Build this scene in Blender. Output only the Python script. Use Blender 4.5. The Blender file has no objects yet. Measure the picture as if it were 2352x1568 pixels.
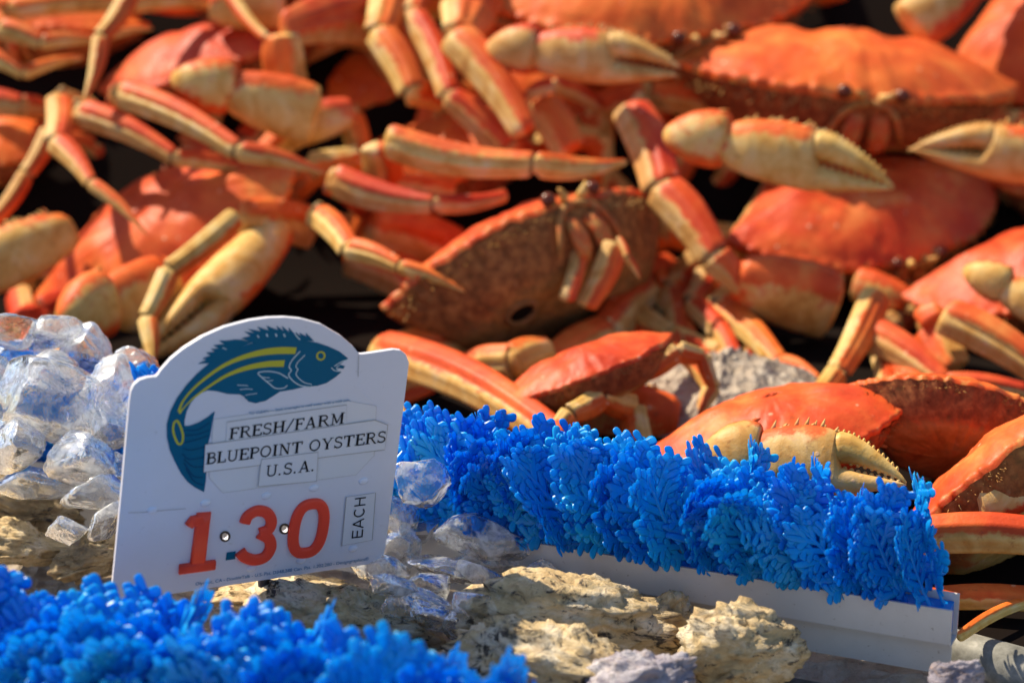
import bpy, math, random
import numpy as np
from mathutils import Vector, Matrix, noise
from mathutils.geometry import tessellate_polygon

random.seed(7)
rng = np.random.default_rng(7)
SC = bpy.context.scene
COL = SC.collection

# ------------------------------------------------------------------ camera, sky, sun, exposure
PITCH = math.radians(20.0)
CAM_H = 0.38
LENS, SENSOR = 85.0, 36.0
K = SENSOR / LENS / 2352.0            # tangent per picture unit (picture measured 2352 x 1568)
cam = bpy.data.cameras.new('camera')
camera = bpy.data.objects.new('camera', cam)
COL.objects.link(camera)
camera.location = (0, 0, CAM_H)
camera.rotation_euler = (math.radians(90) - PITCH, 0, 0)
cam.lens, cam.sensor_width = LENS, SENSOR
cam.clip_start, cam.clip_end = 0.02, 200
cam.dof.use_dof = True
cam.dof.focus_distance = 0.835
cam.dof.aperture_fstop = 8.5
SC.camera = camera

TO_SUN = Vector((-0.52, 0.36, 0.74)).normalized()
sun_el = math.asin(TO_SUN.z)
sun_az = math.atan2(TO_SUN.x, TO_SUN.y)
world = bpy.data.worlds.new('World')
SC.world = world
world.use_nodes = True
wn = world.node_tree
sky = wn.nodes.new('ShaderNodeTexSky')
sky.sky_type = 'NISHITA'
sky.sun_disc = False
sky.sun_elevation = sun_el
sky.sun_rotation = sun_az
bg = wn.nodes['Background']
bg.inputs['Strength'].default_value = 0.10
wn.links.new(sky.outputs['Color'], bg.inputs['Color'])
sl = bpy.data.lights.new('sun', 'SUN')
sl.energy = 5.0
sl.angle = math.radians(0.53)
sl.color = (1.0, 0.86, 0.64)
sun = bpy.data.objects.new('sun', sl)
COL.objects.link(sun)
sun.rotation_euler = TO_SUN.to_track_quat('Z', 'Y').to_euler()
SC.view_settings.view_transform = 'Standard'
SC.view_settings.look = 'None'
SC.view_settings.gamma = 1.0
SC.view_settings.use_curve_mapping = False
SC.view_settings.exposure = 0.55
SC.render.engine = 'CYCLES'
SC.cycles.use_denoising = True
SC.cycles.max_bounces = 12
SC.cycles.transmission_bounces = 10
SC.cycles.transparent_max_bounces = 12
SC.cycles.sample_clamp_indirect = 6.0

CP, SP = math.cos(PITCH), math.sin(PITCH)
R_CAM = np.array([[1, 0, 0], [0, SP, -CP], [0, CP, SP]])      # columns: camera x, y, z(towards viewer) in world


def P(u, v, d):
    """a place in the world, at depth d metres along the viewing axis"""
    xc, yc = (u - 1176.0) * K * d, (784.0 - v) * K * d
    return np.array([0, 0, CAM_H]) + R_CAM @ np.array([xc, yc, -d])


def unproject(p):
    c = R_CAM.T @ (np.asarray(p) - np.array([0, 0, CAM_H]))
    return (1176.0 + c[0] / (-c[2] * K), 784.0 - c[1] / (-c[2] * K), -c[2])


def V(x, y, z):
    return R_CAM @ np.array([x, y, z], float)


def D0(v):
    """depth of the face of the crab heap"""
    return 1.19 - 0.00013 * v


def unit(a):
    a = np.asarray(a, float)
    return a / max(1e-9, np.linalg.norm(a))


EYE = np.array([0, 0, CAM_H])

# ------------------------------------------------------------------ materials
MATS = {}


class NT:
    def __init__(self, name):
        m = bpy.data.materials.new(name)
        m.use_nodes = True
        self.m, self.t = m, m.node_tree
        self.b = self.t.nodes['Principled BSDF']
        self.out = self.t.nodes['Material Output']
        MATS[name] = m

    def n(self, typ, **kw):
        nd = self.t.nodes.new(typ)
        for k, v in kw.items():
            if k.startswith('i_'):
                nd.inputs[k[2:].replace('_', ' ')].default_value = v
            else:
                setattr(nd, k, v)
        return nd

    def l(self, a, b):
        self.t.links.new(a, b)

    def coord(self, which='Object', scale=None):
        c = self.n('ShaderNodeTexCoord').outputs[which]
        return c

    def noise(self, scale, detail=4, rough=0.55, vec=None, dist=0.0):
        nd = self.n('ShaderNodeTexNoise')
        nd.inputs['Scale'].default_value = scale
        nd.inputs['Detail'].default_value = detail
        nd.inputs['Roughness'].default_value = rough
        nd.inputs['Distortion'].default_value = dist
        if vec is not None:
            self.l(vec, nd.inputs['Vector'])
        return nd.outputs['Fac']

    def ramp(self, fac, stops, interp='LINEAR'):
        r = self.n('ShaderNodeValToRGB')
        r.color_ramp.interpolation = interp
        e = r.color_ramp.elements
        while len(e) < len(stops):
            e.new(0.5)
        for el, (p, c) in zip(e, stops):
            el.position = p
            el.color = (*c, 1) if len(c) == 3 else c
        self.l(fac, r.inputs['Fac'])
        return r.outputs['Color']

    def mix(self, fac, a, b, mode='MIX'):
        x = self.n('ShaderNodeMix', data_type='RGBA', blend_type=mode)
        for s, val in ((x.inputs[0], fac), (x.inputs[6], a), (x.inputs[7], b)):
            if isinstance(val, (int, float)):
                s.default_value = val
            elif isinstance(val, tuple):
                s.default_value = (*val, 1) if len(val) == 3 else val
            else:
                self.l(val, s)
        return x.outputs[2]

    def math(self, op, a, b=None, clamp=False):
        x = self.n('ShaderNodeMath', operation=op, use_clamp=clamp)
        for s, val in ((x.inputs[0], a), (x.inputs[1], b)):
            if val is None:
                continue
            if isinstance(val, (int, float)):
                s.default_value = val
            else:
                self.l(val, s)
        return x.outputs[0]

    def bump(self, h, strength=0.3, dist=0.001):
        b = self.n('ShaderNodeBump')
        b.inputs['Strength'].default_value = strength
        b.inputs['Distance'].default_value = dist
        self.l(h, b.inputs['Height'])
        self.l(b.outputs['Normal'], self.b.inputs['Normal'])
        return b.outputs['Normal']


def plain(name, col, rough=0.5, **kw):
    k = NT(name)
    k.b.inputs['Base Color'].default_value = (*col, 1)
    k.b.inputs['Roughness'].default_value = rough
    for a, b in kw.items():
        k.b.inputs[a.replace('_', ' ')].default_value = b
    return k.m


def shell_material():
    """cooked crab shell; attribute 'tint': R redness, G dark joint, B brown (underside fuzz, leg grooves)"""
    k = NT('crab_shell')
    at = k.n('ShaderNodeAttribute', attribute_name='tint')
    sep = k.n('ShaderNodeSeparateColor')
    k.l(at.outputs['Color'], sep.inputs[0])
    oc = k.coord('Object')
    geo = k.n('ShaderNodeNewGeometry')
    pos = geo.outputs['Position']
    n1 = k.noise(24, 4, 0.6, pos)
    n2 = k.noise(230, 5, 0.65, pos)
    n3 = k.noise(75, 4, 0.6, pos, 0.6)
    inf = k.n('ShaderNodeObjectInfo')
    n4 = k.noise(52, 5, 0.62, pos, 0.4)
    red = k.ramp(k.math('ADD', k.math('MULTIPLY', n1, 0.55), k.math('MULTIPLY', n4, 0.45)),
                 [(0.36, (0.50, 0.050, 0.008)), (0.47, (0.67, 0.090, 0.016)), (0.56, (0.77, 0.150, 0.028)),
                  (0.64, (0.81, 0.25, 0.055)), (0.74, (0.84, 0.42, 0.13))])
    cream = k.ramp(n3, [(0.28, (0.48, 0.21, 0.045)), (0.42, (0.64, 0.34, 0.085)),
                        (0.56, (0.74, 0.47, 0.16)), (0.72, (0.74, 0.55, 0.29))])
    brown = k.ramp(n2, [(0.3, (0.07, 0.028, 0.010)), (0.5, (0.22, 0.085, 0.028)), (0.70, (0.45, 0.19, 0.06))])
    # mottled border between red and cream
    f = k.math('ADD', sep.outputs[0], k.math('MULTIPLY', k.math('SUBTRACT', n2, 0.5), 1.2))
    f = k.math('ADD', f, k.math('MULTIPLY', k.math('SUBTRACT', n3, 0.5), 1.0))
    mr = k.n('ShaderNodeMapRange', interpolation_type='SMOOTHSTEP')
    mr.inputs[1].default_value = 0.30
    mr.inputs[2].default_value = 0.72
    k.l(f, mr.inputs[0])
    c = k.mix(mr.outputs[0], cream, red)
    # pale barnacle flecks on the shell
    vor = k.n('ShaderNodeTexVoronoi', feature='F1')
    vor.inputs['Scale'].default_value = 130
    k.l(pos, vor.inputs['Vector'])
    fl = k.ramp(vor.outputs['Distance'], [(0.07, (1, 1, 1)), (0.14, (0, 0, 0))])
    flm = k.math('MULTIPLY', fl, k.ramp(n3, [(0.46, (0, 0, 0)), (0.55, (1, 1, 1))]))
    c = k.mix(k.math('MULTIPLY', flm, 0.75), c, (0.85, 0.55, 0.33))
    sp = k.math('MULTIPLY', k.ramp(n2, [(0.60, (0, 0, 0)), (0.70, (1, 1, 1))]), 0.45)
    c = k.mix(sp, c, (0.26, 0.07, 0.02))
    c = k.mix(sep.outputs[2], c, brown)
    c = k.mix(sep.outputs[1], c, (0.09, 0.045, 0.02))
    hs = k.n('ShaderNodeHueSaturation')
    k.l(c, hs.inputs['Color'])
    k.l(k.math('ADD', k.math('MULTIPLY', inf.outputs['Random'], 0.22), 0.88), hs.inputs['Value'])
    k.l(k.math('ADD', k.math('MULTIPLY', inf.outputs['Random'], 0.016), 0.492), hs.inputs['Hue'])
    k.l(hs.outputs['Color'], k.b.inputs['Base Color'])
    k.b.inputs['Roughness'].default_value = 0.48
    k.b.inputs['Specular IOR Level'].default_value = 0.25
    k.b.inputs['Subsurface Weight'].default_value = 0.0
    h = k.math('ADD', k.math('MULTIPLY', n2, 0.6), k.math('MULTIPLY', fl, 0.25))
    k.bump(h, 0.45, 0.0012)
    rr = k.math('ADD', k.math('MULTIPLY', n3, 0.3), k.math('ADD', k.math('MULTIPLY', sep.outputs[2], 0.4), 0.34))
    k.l(rr, k.b.inputs['Roughness'])
    return k.m


def oyster_material(name, lo, mid, hi, dark=0.5):
    k = NT(name)
    oc = k.coord('Object')
    mp = k.n('ShaderNodeMapping')
    mp.inputs['Scale'].default_value = (.85, .85, 1.7)
    k.l(oc, mp.inputs['Vector'])
    n0 = k.noise(34, 3, 0.6, mp.outputs[0], 0.5)
    n1 = k.noise(48, 6, 0.65, mp.outputs[0], 0.8)
    n2 = k.noise(210, 6, 0.7, mp.outputs[0], 1.2)
    n3 = k.noise(90, 5, 0.7, mp.outputs[0], 2.0)
    c = k.ramp(n1, [(0.28, lo), (0.48, mid), (0.62, hi), (0.8, mid)])
    c = k.mix(k.math('MULTIPLY', k.ramp(n2, [(0.5, (0, 0, 0)), (0.68, (1, 1, 1))]), 0.55), c, (0.30, 0.16, 0.06))
    blk = k.math('MULTIPLY', k.math('MULTIPLY', k.ramp(n3, [(0.52, (0, 0, 0)), (0.60, (1, 1, 1))]), k.ramp(n0, [(0.36, (0, 0, 0)), (0.46, (1, 1, 1))])),
                 k.ramp(n2, [(0.42, (0, 0, 0)), (0.50, (1, 1, 1))]))
    c = k.mix(k.math('MULTIPLY', blk, dark), c, (0.025, 0.02, 0.016))
    k.l(c, k.b.inputs['Base Color'])
    k.b.inputs['Roughness'].default_value = 0.62
    k.bump(k.math('ADD', n2, k.math('MULTIPLY', n3, 0.8)), 0.8, 0.0022)
    return k.m


def ice_material(name, white, tint=(0.93, 0.97, 1.0), scale=60, thin=0.12, ramp=(.42, .66)):
    k = NT(name)
    k.b.inputs['Base Color'].default_value = (*tint, 1)
    k.b.inputs['Transmission Weight'].default_value = 1.0
    k.b.inputs['IOR'].default_value = 1.36
    k.b.inputs['Roughness'].default_value = 0.05
    pos = k.n('ShaderNodeNewGeometry').outputs['Position']
    n1 = k.noise(scale, 4, 0.6, pos, 1.0)
    n2 = k.noise(scale * 4, 4, 0.6, pos, 0.5)
    k.bump(k.math('ADD', n1, k.math('MULTIPLY', n2, 0.12)), 0.5, 0.004)
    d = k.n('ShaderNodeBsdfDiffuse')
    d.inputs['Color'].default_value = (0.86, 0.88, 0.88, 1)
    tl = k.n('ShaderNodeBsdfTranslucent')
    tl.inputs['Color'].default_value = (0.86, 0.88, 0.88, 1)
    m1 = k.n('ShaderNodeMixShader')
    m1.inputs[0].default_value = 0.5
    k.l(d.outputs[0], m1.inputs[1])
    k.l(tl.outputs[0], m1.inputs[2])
    tr = k.n('ShaderNodeBsdfTransparent')
    m2 = k.n('ShaderNodeMixShader')
    m2.inputs[0].default_value = thin
    k.l(k.b.outputs[0], m2.inputs[1])
    k.l(tr.outputs[0], m2.inputs[2])
    m3 = k.n('ShaderNodeMixShader')
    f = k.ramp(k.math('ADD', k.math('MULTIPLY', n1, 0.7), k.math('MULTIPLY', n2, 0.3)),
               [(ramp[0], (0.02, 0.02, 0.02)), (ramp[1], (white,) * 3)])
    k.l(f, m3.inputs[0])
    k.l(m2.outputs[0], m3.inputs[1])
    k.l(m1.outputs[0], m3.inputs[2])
    k.l(m3.outputs[0], k.out.inputs['Surface'])
    return k.m


def frond_material():
    k = NT('blue_plastic')
    pos = k.n('ShaderNodeNewGeometry').outputs['Position']
    inf = k.n('ShaderNodeObjectInfo')
    n1 = k.noise(60, 3, 0.5, pos)
    c = k.ramp(k.math('ADD', k.math('MULTIPLY', n1, 0.6), k.math('MULTIPLY', inf.outputs['Random'], 0.4)),
               [(0.25, (0.0, 0.27, 0.97)), (0.5, (0.004, 0.42, 1.0)), (0.75, (0.016, 0.58, 1.0))])
    k.l(c, k.b.inputs['Base Color'])
    k.b.inputs['Roughness'].default_value = 0.33
    tl = k.n('ShaderNodeBsdfTranslucent')
    k.l(k.mix(0.5, c, (0.015, 0.62, 1.0)), tl.inputs['Color'])
    m = k.n('ShaderNodeMixShader')
    m.inputs[0].default_value = 0.48
    k.l(k.b.outputs[0], m.inputs[1])
    k.l(tl.outputs[0], m.inputs[2])
    k.l(m.outputs[0], k.out.inputs['Surface'])
    return k.m


def white_plastic(name, col, dirt=0.25, rough=0.35):
    k = NT(name)
    oc = k.coord('Object')
    n1 = k.noise(40, 5, 0.65, oc)
    n2 = k.noise(420, 4, 0.6, oc)
    spots = k.ramp(n2, [(0.66, (0, 0, 0)), (0.74, (1, 1, 1))])
    c = k.mix(k.math('MULTIPLY', k.ramp(n1, [(0.45, (0, 0, 0)), (0.75, (1, 1, 1))]), dirt), col, tuple(x * y for x, y in zip(col, (0.72, 0.68, 0.6))))
    c = k.mix(k.math('MULTIPLY', spots, dirt * 1.6), c, (0.22, 0.15, 0.09))
    k.l(c, k.b.inputs['Base Color'])
    k.b.inputs['Roughness'].default_value = rough
    k.bump(n1, 0.05, 0.001)
    return k.m


def bed_material():
    k = NT('crushed_ice')
    pos = k.n('ShaderNodeNewGeometry').outputs['Position']
    n1 = k.noise(90, 6, 0.7, pos)
    vor = k.n('ShaderNodeTexVoronoi')
    vor.inputs['Scale'].default_value = 140
    k.l(pos, vor.inputs['Vector'])
    c = k.ramp(n1, [(0.3, (0.28, 0.21, 0.15)), (0.55, (0.48, 0.40, 0.32)), (0.75, (0.62, 0.56, 0.49))])
    k.l(c, k.b.inputs['Base Color'])
    k.b.inputs['Roughness'].default_value = 0.35
    k.bump(k.math('ADD', n1, vor.outputs['Distance']), 0.9, 0.006)
    return k.m


shell = shell_material()
eye_mat = plain('crab_eye', (0.13, 0.03, 0.014), 0.25, Specular_IOR_Level=0.3)
blue = frond_material()
sign_white = white_plastic('sign_plastic', (0.79, 0.79, 0.87), 0.10, 0.3)
rail_white = white_plastic('rail_plastic', (0.68, 0.65, 0.62), 0.4, 0.38)
teal = plain('teal_ink', (0.0, 0.125, 0.235), 0.45, Specular_IOR_Level=0.15)
teal_dark = plain('teal_line_ink', (0.0, 0.065, 0.16), 0.45, Specular_IOR_Level=0.15)
yellow = plain('yellow_ink', (0.60, 0.55, 0.055), 0.45, Specular_IOR_Level=0.15)
line_white = plain('pale_line_ink', (0.62, 0.74, 0.78), 0.45, Specular_IOR_Level=0.15)
black_ink = plain('black_ink', (0.010, 0.010, 0.012), 0.5, Specular_IOR_Level=0.15)
blue_ink = plain('blue_ink', (0.015, 0.20, 0.42), 0.5, Specular_IOR_Level=0.15)
tape = plain('label_tape', (0.80, 0.80, 0.84), 0.22)
tape_edge = plain('tape_edge', (0.40, 0.37, 0.35), 0.5)
red_plastic = plain('red_plastic', (1.0, 0.085, 0.045), 0.35, Specular_IOR_Level=0.25)
stake_mat = plain('stake_metal', (0.035, 0.025, 0.02), 0.5)
grommet = plain('grommet_metal', (0.12, 0.09, 0.07), 0.4, Metallic=0.5)
tab_white = plain('tab_plastic', (0.80, 0.82, 0.92), 0.18)
bed_mat = bed_material()
chip_mat = plain('ice_chips', (0.42, 0.33, 0.26), 0.3)
shade_mat = plain('painted_shade', (0.012, 0.009, 0.008), 0.9, Specular_IOR_Level=0.0)  # near-black paints the shade of the gaps and the socket


def metal_material():
    k = NT('galvanised_pipe')
    oc = k.coord('Object')
    n = k.noise(120, 5, 0.65, oc)
    k.l(k.ramp(n, [(0.3, (0.10, 0.10, 0.09)), (0.55, (0.24, 0.24, 0.22)), (0.75, (0.42, 0.41, 0.38))]), k.b.inputs['Base Color'])
    k.b.inputs['Metallic'].default_value = 0.25
    k.b.inputs['Roughness'].default_value = 0.7
    k.bump(n, 0.25, 0.001)
    return k.m


pipe_mat = metal_material()
oy_cream = oyster_material('oyster_shell_cream', (0.42, 0.26, 0.10), (0.64, 0.48, 0.25), (0.82, 0.72, 0.54), 0.95)
oy_dark = oyster_material('oyster_shell_dark', (0.10, 0.08, 0.05), (0.34, 0.25, 0.13), (0.55, 0.45, 0.28), 1.0)
oy_purple = oyster_material('oyster_shell_purple', (0.17, 0.15, 0.20), (0.36, 0.33, 0.40), (0.60, 0.57, 0.60), 0.5)
ice_clear = ice_material('clear_ice', 0.8, (1, 1, 1), 80, 0.0, (.49, .62))  # white streaks in the colour stand in for sun glints
ice_cloudy = ice_material('cloudy_ice', 0.6, (1, 1, .99), 75, .05, (.46, .66))
ice_frosty = ice_material('frosty_ice', 0.95, (0.95, 0.97, 1.0), 90)


# ------------------------------------------------------------------ mesh helpers
def mesh_obj(name, verts, faces, mat, parent=None, tint=None, smooth=True, mats=None, fmat=None):
    me = bpy.data.meshes.new(name)
    verts = np.asarray(verts, float)
    if parent is not None:
        verts = verts - np.array(BASE[parent.name])
    me.from_pydata(verts.tolist(), [], [list(map(int, f)) for f in faces])
    if tint is not None:
        a = me.color_attributes.new('tint', 'FLOAT_COLOR', 'POINT')
        buf = np.ones((len(verts), 4), np.float32)
        buf[:, :3] = tint
        a.data.foreach_set('color', buf.ravel())
    if smooth:
        me.polygons.foreach_set('use_smooth', [True] * len(me.polygons))
    me.materials.append(mat)
    me.update()
    o = bpy.data.objects.new(name, me)
    COL.objects.link(o)
    if parent is not None:
        o.parent = parent
    return o


BASE = {}


def world_base(o, at):
    BASE[o.name] = np.asarray(at, float)


def thing(name, label, cat, at, group=None):
    o = bpy.data.objects.new(name, None)
    o.empty_display_size = 0.02
    COL.objects.link(o)
    o.location = at
    o['label'], o['category'] = label, cat
    if group:
        o['group'] = group
    world_base(o, at)
    return o


def sub(name, verts, faces, mat, parent, root, tint=None, smooth=True):
    """a sub-part: child of a part whose own origin is the thing's base"""
    BASE[parent.name] = BASE[root.name]
    return mesh_obj(name, verts, faces, mat, parent, tint, smooth)


class MB:
    def __init__(self):
        self.v, self.f, self.t, self.n = [], [], [], 0

    def add(self, v, f, t=None):
        v = np.asarray(v, float)
        self.v.append(v)
        self.f += [[int(i) + self.n for i in q] for q in f]
        if t is None:
            t = np.zeros((len(v), 3))
        self.t.append(np.broadcast_to(np.asarray(t, float), (len(v), 3)))
        self.n += len(v)

    def build(self, name, mat, parent=None, smooth=True, tint=True, root=None):
        v = np.vstack(self.v)
        t = np.vstack(self.t) if tint else None
        if root is not None:
            return sub(name, v, self.f, mat, parent, root, t, smooth)
        return mesh_obj(name, v, self.f, mat, parent, t, smooth)


def grid_faces(nr, nc, closed=True, cap0=True, cap1=True):
    f = []
    for i in range(nr - 1):
        for j in range(nc if closed else nc - 1):
            k = (j + 1) % nc
            f.append([i * nc + j, i * nc + k, (i + 1) * nc + k, (i + 1) * nc + j])
    if cap0:
        f.append(list(range(nc))[::-1])
    if cap1:
        f.append([(nr - 1) * nc + j for j in range(nc)])
    return f


def sstep(a, b, x):
    t = np.clip((x - a) / (b - a), 0, 1)
    return t * t * (3 - 2 * t)


def vnoise(p, s, seed=0.0):
    return np.array([noise.noise(Vector((q[0] * s + seed, q[1] * s - seed, q[2] * s + 2 * seed))) for q in p])


def catmull(pts, n):
    p = np.asarray(pts, float)
    q = np.vstack([2 * p[0] - p[1], p, 2 * p[-1] - p[-2]])
    out = []
    m = len(p) - 1
    for k in np.linspace(0, m, n):
        i = min(int(k), m - 1)
        t = k - i
        a, b, c, d = q[i], q[i + 1], q[i + 2], q[i + 3]
        out.append(0.5 * ((2 * b) + (c - a) * t + (2 * a - 5 * b + 4 * c - d) * t * t + (3 * b - a - 3 * c + d) * t ** 3))
    return np.array(out)


# ------------------------------------------------------------------ crabs
HALF = [(0, -.285), (.05, -.292), (.10, -.278), (.16, -.264), (.25, -.237), (.34, -.188), (.42, -.118), (.475, -.045),
        (.505, .018), (.462, .062), (.38, .13), (.30, .20), (.22, .27), (.17, .305), (.09, .325), (0, .33)]


def outline():
    n = 120
    h = catmull(HALF, n)
    k = np.linspace(0, len(HALF) - 1, n)
    # teeth along the front side margins
    ph = (k - 2.6) / (8.0 - 2.6) * 10
    inside = (k > 2.6) & (k < 8.05)
    saw = np.where(inside, 1 - np.abs((ph % 1.0) - 0.65) / 0.65, 0)
    saw = np.clip(saw, 0, 1)
    smooth = h.copy()
    rad = h / np.linalg.norm(h, axis=1)[:, None]
    h = h + rad * (saw * 0.017)[:, None]
    full = lambda q_: np.vstack([q_, (q_ * [-1, 1])[::-1][1:-1]])
    return full(h), full(smooth)


OUT, OUTS = outline()
NO = len(OUT)


def rot(ax, a):
    c, s = math.cos(a), math.sin(a)
    return {'x': np.array([[1, 0, 0], [0, c, -s], [0, s, c]]),
            'y': np.array([[c, 0, s], [0, 1, 0], [-s, 0, c]]),
            'z': np.array([[c, -s, 0], [s, c, 0], [0, 0, 1]])}[ax]


def crab_frame(u, v, d, width_px, yaw, pitch, roll):
    W = width_px * K * d
    M = rot('z', math.radians(roll)) @ rot('x', math.radians(pitch)) @ rot('y', math.radians(yaw))
    swap = np.array([[1, 0, 0], [0, 0, 1], [0, -1, 0]], float)       # crab (side, back, up) to camera (x, y, z)
    A = R_CAM @ M @ swap * W
    c = P(u, v, d)
    return (lambda p: np.asarray(p, float) @ A.T + c), W


def ellipsoid(c, r, nu=14, nv=10):
    v, f = [], []
    for i in range(nv):
        th = math.pi * (i + 0.5) / nv
        for j in range(nu):
            ph = 2 * math.pi * j / nu
            v.append((c[0] + r[0] * math.sin(th) * math.cos(ph), c[1] + r[1] * math.sin(th) * math.sin(ph), c[2] + r[2] * math.cos(th)))
    return np.array(v), grid_faces(nv, nu)


def capsule_chain(pts, rad, nphi=8, flat=1.0, nrm=(0, 0, 1)):
    """loft of round sections along points, with rounded ends"""
    p = np.asarray(pts, float)
    v = []
    for i in range(len(p)):
        t = unit(p[min(i + 1, len(p) - 1)] - p[max(i - 1, 0)])
        s = unit(np.cross(nrm, t))
        n = np.cross(t, s)
        for j in range(nphi):
            a = 2 * math.pi * j / nphi
            v.append(p[i] + rad[i] * (math.cos(a) * s + flat * math.sin(a) * n))
    return np.array(v), grid_faces(len(p), nphi)


def add_body(root, F, seed=0.0, brown=1.0, face=True):
    # --- upper shell
    c0 = np.array([0, .03])
    S = np.concatenate([np.linspace(0.04, 0.9, 15), [0.935, 0.96, 0.98, 0.992, 1.0, 1.004, 0.997]])
    rows, tin = [], []
    for q, s in enumerate(S):
        xy = c0 + (OUTS + (OUT - OUTS) * sstep(.955, .998, s) - c0) * s
        r = np.clip(s, 0, 1)
        z = 0.125 * (1 - r ** 2.3) ** 0.85
        bul = 0.016 * np.exp(-((xy[:, 0]) ** 2 + (xy[:, 1] + .06) ** 2) / .012) \
            + 0.018 * np.exp(-((np.abs(xy[:, 0]) - .23) ** 2 / .014 + (xy[:, 1] - .05) ** 2 / .012)) \
            - 0.010 * np.exp(-((np.abs(xy[:, 0]) - .12) ** 2 / .0012 + (xy[:, 1] - .02) ** 2 / .02))
        zz = z + bul * (1 - r ** 4)
        if q == len(S) - 2:
            zz = zz * 0 - 0.008
        if q == len(S) - 1:
            zz = zz * 0 - 0.020
        # front lip between the eyes and lifted side tips
        zz = zz + 0.012 * (np.abs(xy[:, 0]) / .5) ** 3
        rows.append(np.column_stack([xy, zz]))
        edge = np.full(NO, sstep(0.955, 1.0, s))
        rear = sstep(-0.02, 0.12, xy[:, 1]) * sstep(0.80, 1.0, s)
        red = 1.0 - 0.32 * edge - 0.6 * rear
        tin.append(np.column_stack([red, np.zeros(NO), np.zeros(NO)]))
    v = np.vstack(rows)
    v[:, 2] += 0.009 * vnoise(v, 9, seed) + 0.0045 * vnoise(v, 24, seed) + 0.0022 * vnoise(v, 50, seed)
    f = grid_faces(len(S), NO, True, False, False)
    cv = len(v)
    v = np.vstack([v, [[0, .03, .137]]])
    t = np.vstack(tin + [[[1, 0, 0]]])
    f += [[j, cv, (j + 1) % NO][::-1] for j in range(NO)]
    car = mesh_obj('carapace', F(v), f, shell, root, t)
    # --- underside
    prof = [(0.997, -0.018), (0.965, -0.045), (0.93, -0.075), (0.88, -0.11), (0.80, -0.145), (0.68, -0.172), (0.5, -0.186), (0.25, -0.19), (0.05, -0.19)]
    rows, tin = [], []
    for s, z in prof:
        xy = c0 + (OUTS + (OUT - OUTS) * sstep(.90, .99, s) - c0) * s
        side = sstep(.3, .5, np.abs(xy[:, 0]))
        zz = z * (1 - 0.45 * side)
        rows.append(np.column_stack([xy, zz]))
        br = np.full(NO, min(.92, brown * (0.85 if s > 0.7 else 0.35)))
        tin.append(np.column_stack([np.full(NO, 0.75 - 0.5 * (s < 0.75)), np.zeros(NO), br]))
    v = np.vstack(rows)
    nn = vnoise(v, 60, seed + 3) * 0.004 + vnoise(v, 14, seed + 9) * 0.008
    v[:, 2] += nn
    v[:, 1] += nn * 0.6
    mesh_obj('underbody', F(v), grid_faces(len(prof), NO, True, False, True), shell, root, np.vstack(tin))
    # row of short bristles under the front margin, part of the underside's fuzz
    mb = MB()
    R = random.Random(int(seed * 100))
    for k in range(150):
        j = R.randrange(14, 62)
        if R.random() < 0.5:
            j = NO - j
        xy = c0 + (OUT[j] - c0) * R.uniform(.94, .99)
        a = np.array([xy[0], xy[1], R.uniform(-.06, -.02)])
        dirn = unit([xy[0] * 1.0 + R.gauss(0, .2), xy[1] * 1.2 - .1, R.uniform(-.5, -.1)])
        b = a + dirn * R.uniform(.010, .024)
        vv, ff = capsule_chain([a, (a + b) / 2, b], [.0022, .0018, .0004], 3)
        mb.add(F(vv), ff, (0.2, 0, 0.55))
    mb.build('bristle_fringe', shell, root)['kind'] = 'stuff'
    if not face:
        return car
    for s in (-1, 1):
        mb = MB()
        vv, ff = ellipsoid((s * .082, -.300, .004), (.022, .020, .021))
        mb.add(F(vv), ff)
        eye = mb.build('eye', eye_mat, root, tint=False)
        vv, ff = capsule_chain([(s * .055, -.275, -.01), (s * .07, -.285, 0), (s * .08, -.296, .003)], [.016, .017, .014], 8)
        mb = MB()
        mb.add(F(vv), ff, (.45, .1, .3))
        mb.build('eye_stalk', shell, root)
        mb = MB()
        vv, ff = capsule_chain([(s * .028, -.285, -.008), (s * .034, -.310, -.004), (s * .045, -.322, .006), (s * .05, -.325, .016)], [.013, .012, .008, .003], 8)
        mb.add(F(vv), ff, (.1, 0, .15))
        mb.build('antenna', shell, root)
        # mouth plate
        mb = MB()
        pl = [(s * .022, -.258, -.045), (s * .034, -.276, -.07), (s * .040, -.272, -.11), (s * .040, -.255, -.15), (s * .035, -.228, -.172)]
        vv, ff = capsule_chain(pl, [.012, .028, .030, .028, .016], 10, .55, (0, -1, -.3))
        mb.add(F(vv), ff, (.62, 0, .28))
        mb.build('mouth_plate', shell, root)
        # brow arch around the mouth
        mb = MB()
        pl = [(s * .004, -.292, -.022), (s * .045, -.290, -.030), (s * .078, -.280, -.062), (s * .098, -.264, -.105), (s * .115, -.235, -.148)]
        vv, ff = capsule_chain(pl, [.010, .012, .011, .010, .006], 8)
        mb.add(F(vv), ff, (.5, 0, .55))
        mb.build('brow_ridge', shell, root)
    return car


def lathe_section(c, ax, ay, nphi, pw=1.0):
    a = np.linspace(0, 2 * np.pi, nphi, endpoint=False)
    ca, sa = np.cos(a), np.sin(a)
    ca = np.sign(ca) * np.abs(ca) ** pw
    sa = np.sign(sa) * np.abs(sa) ** pw
    return c + ca[:, None] * ax + sa[:, None] * ay, np.cos(a), np.sin(a)


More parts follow.
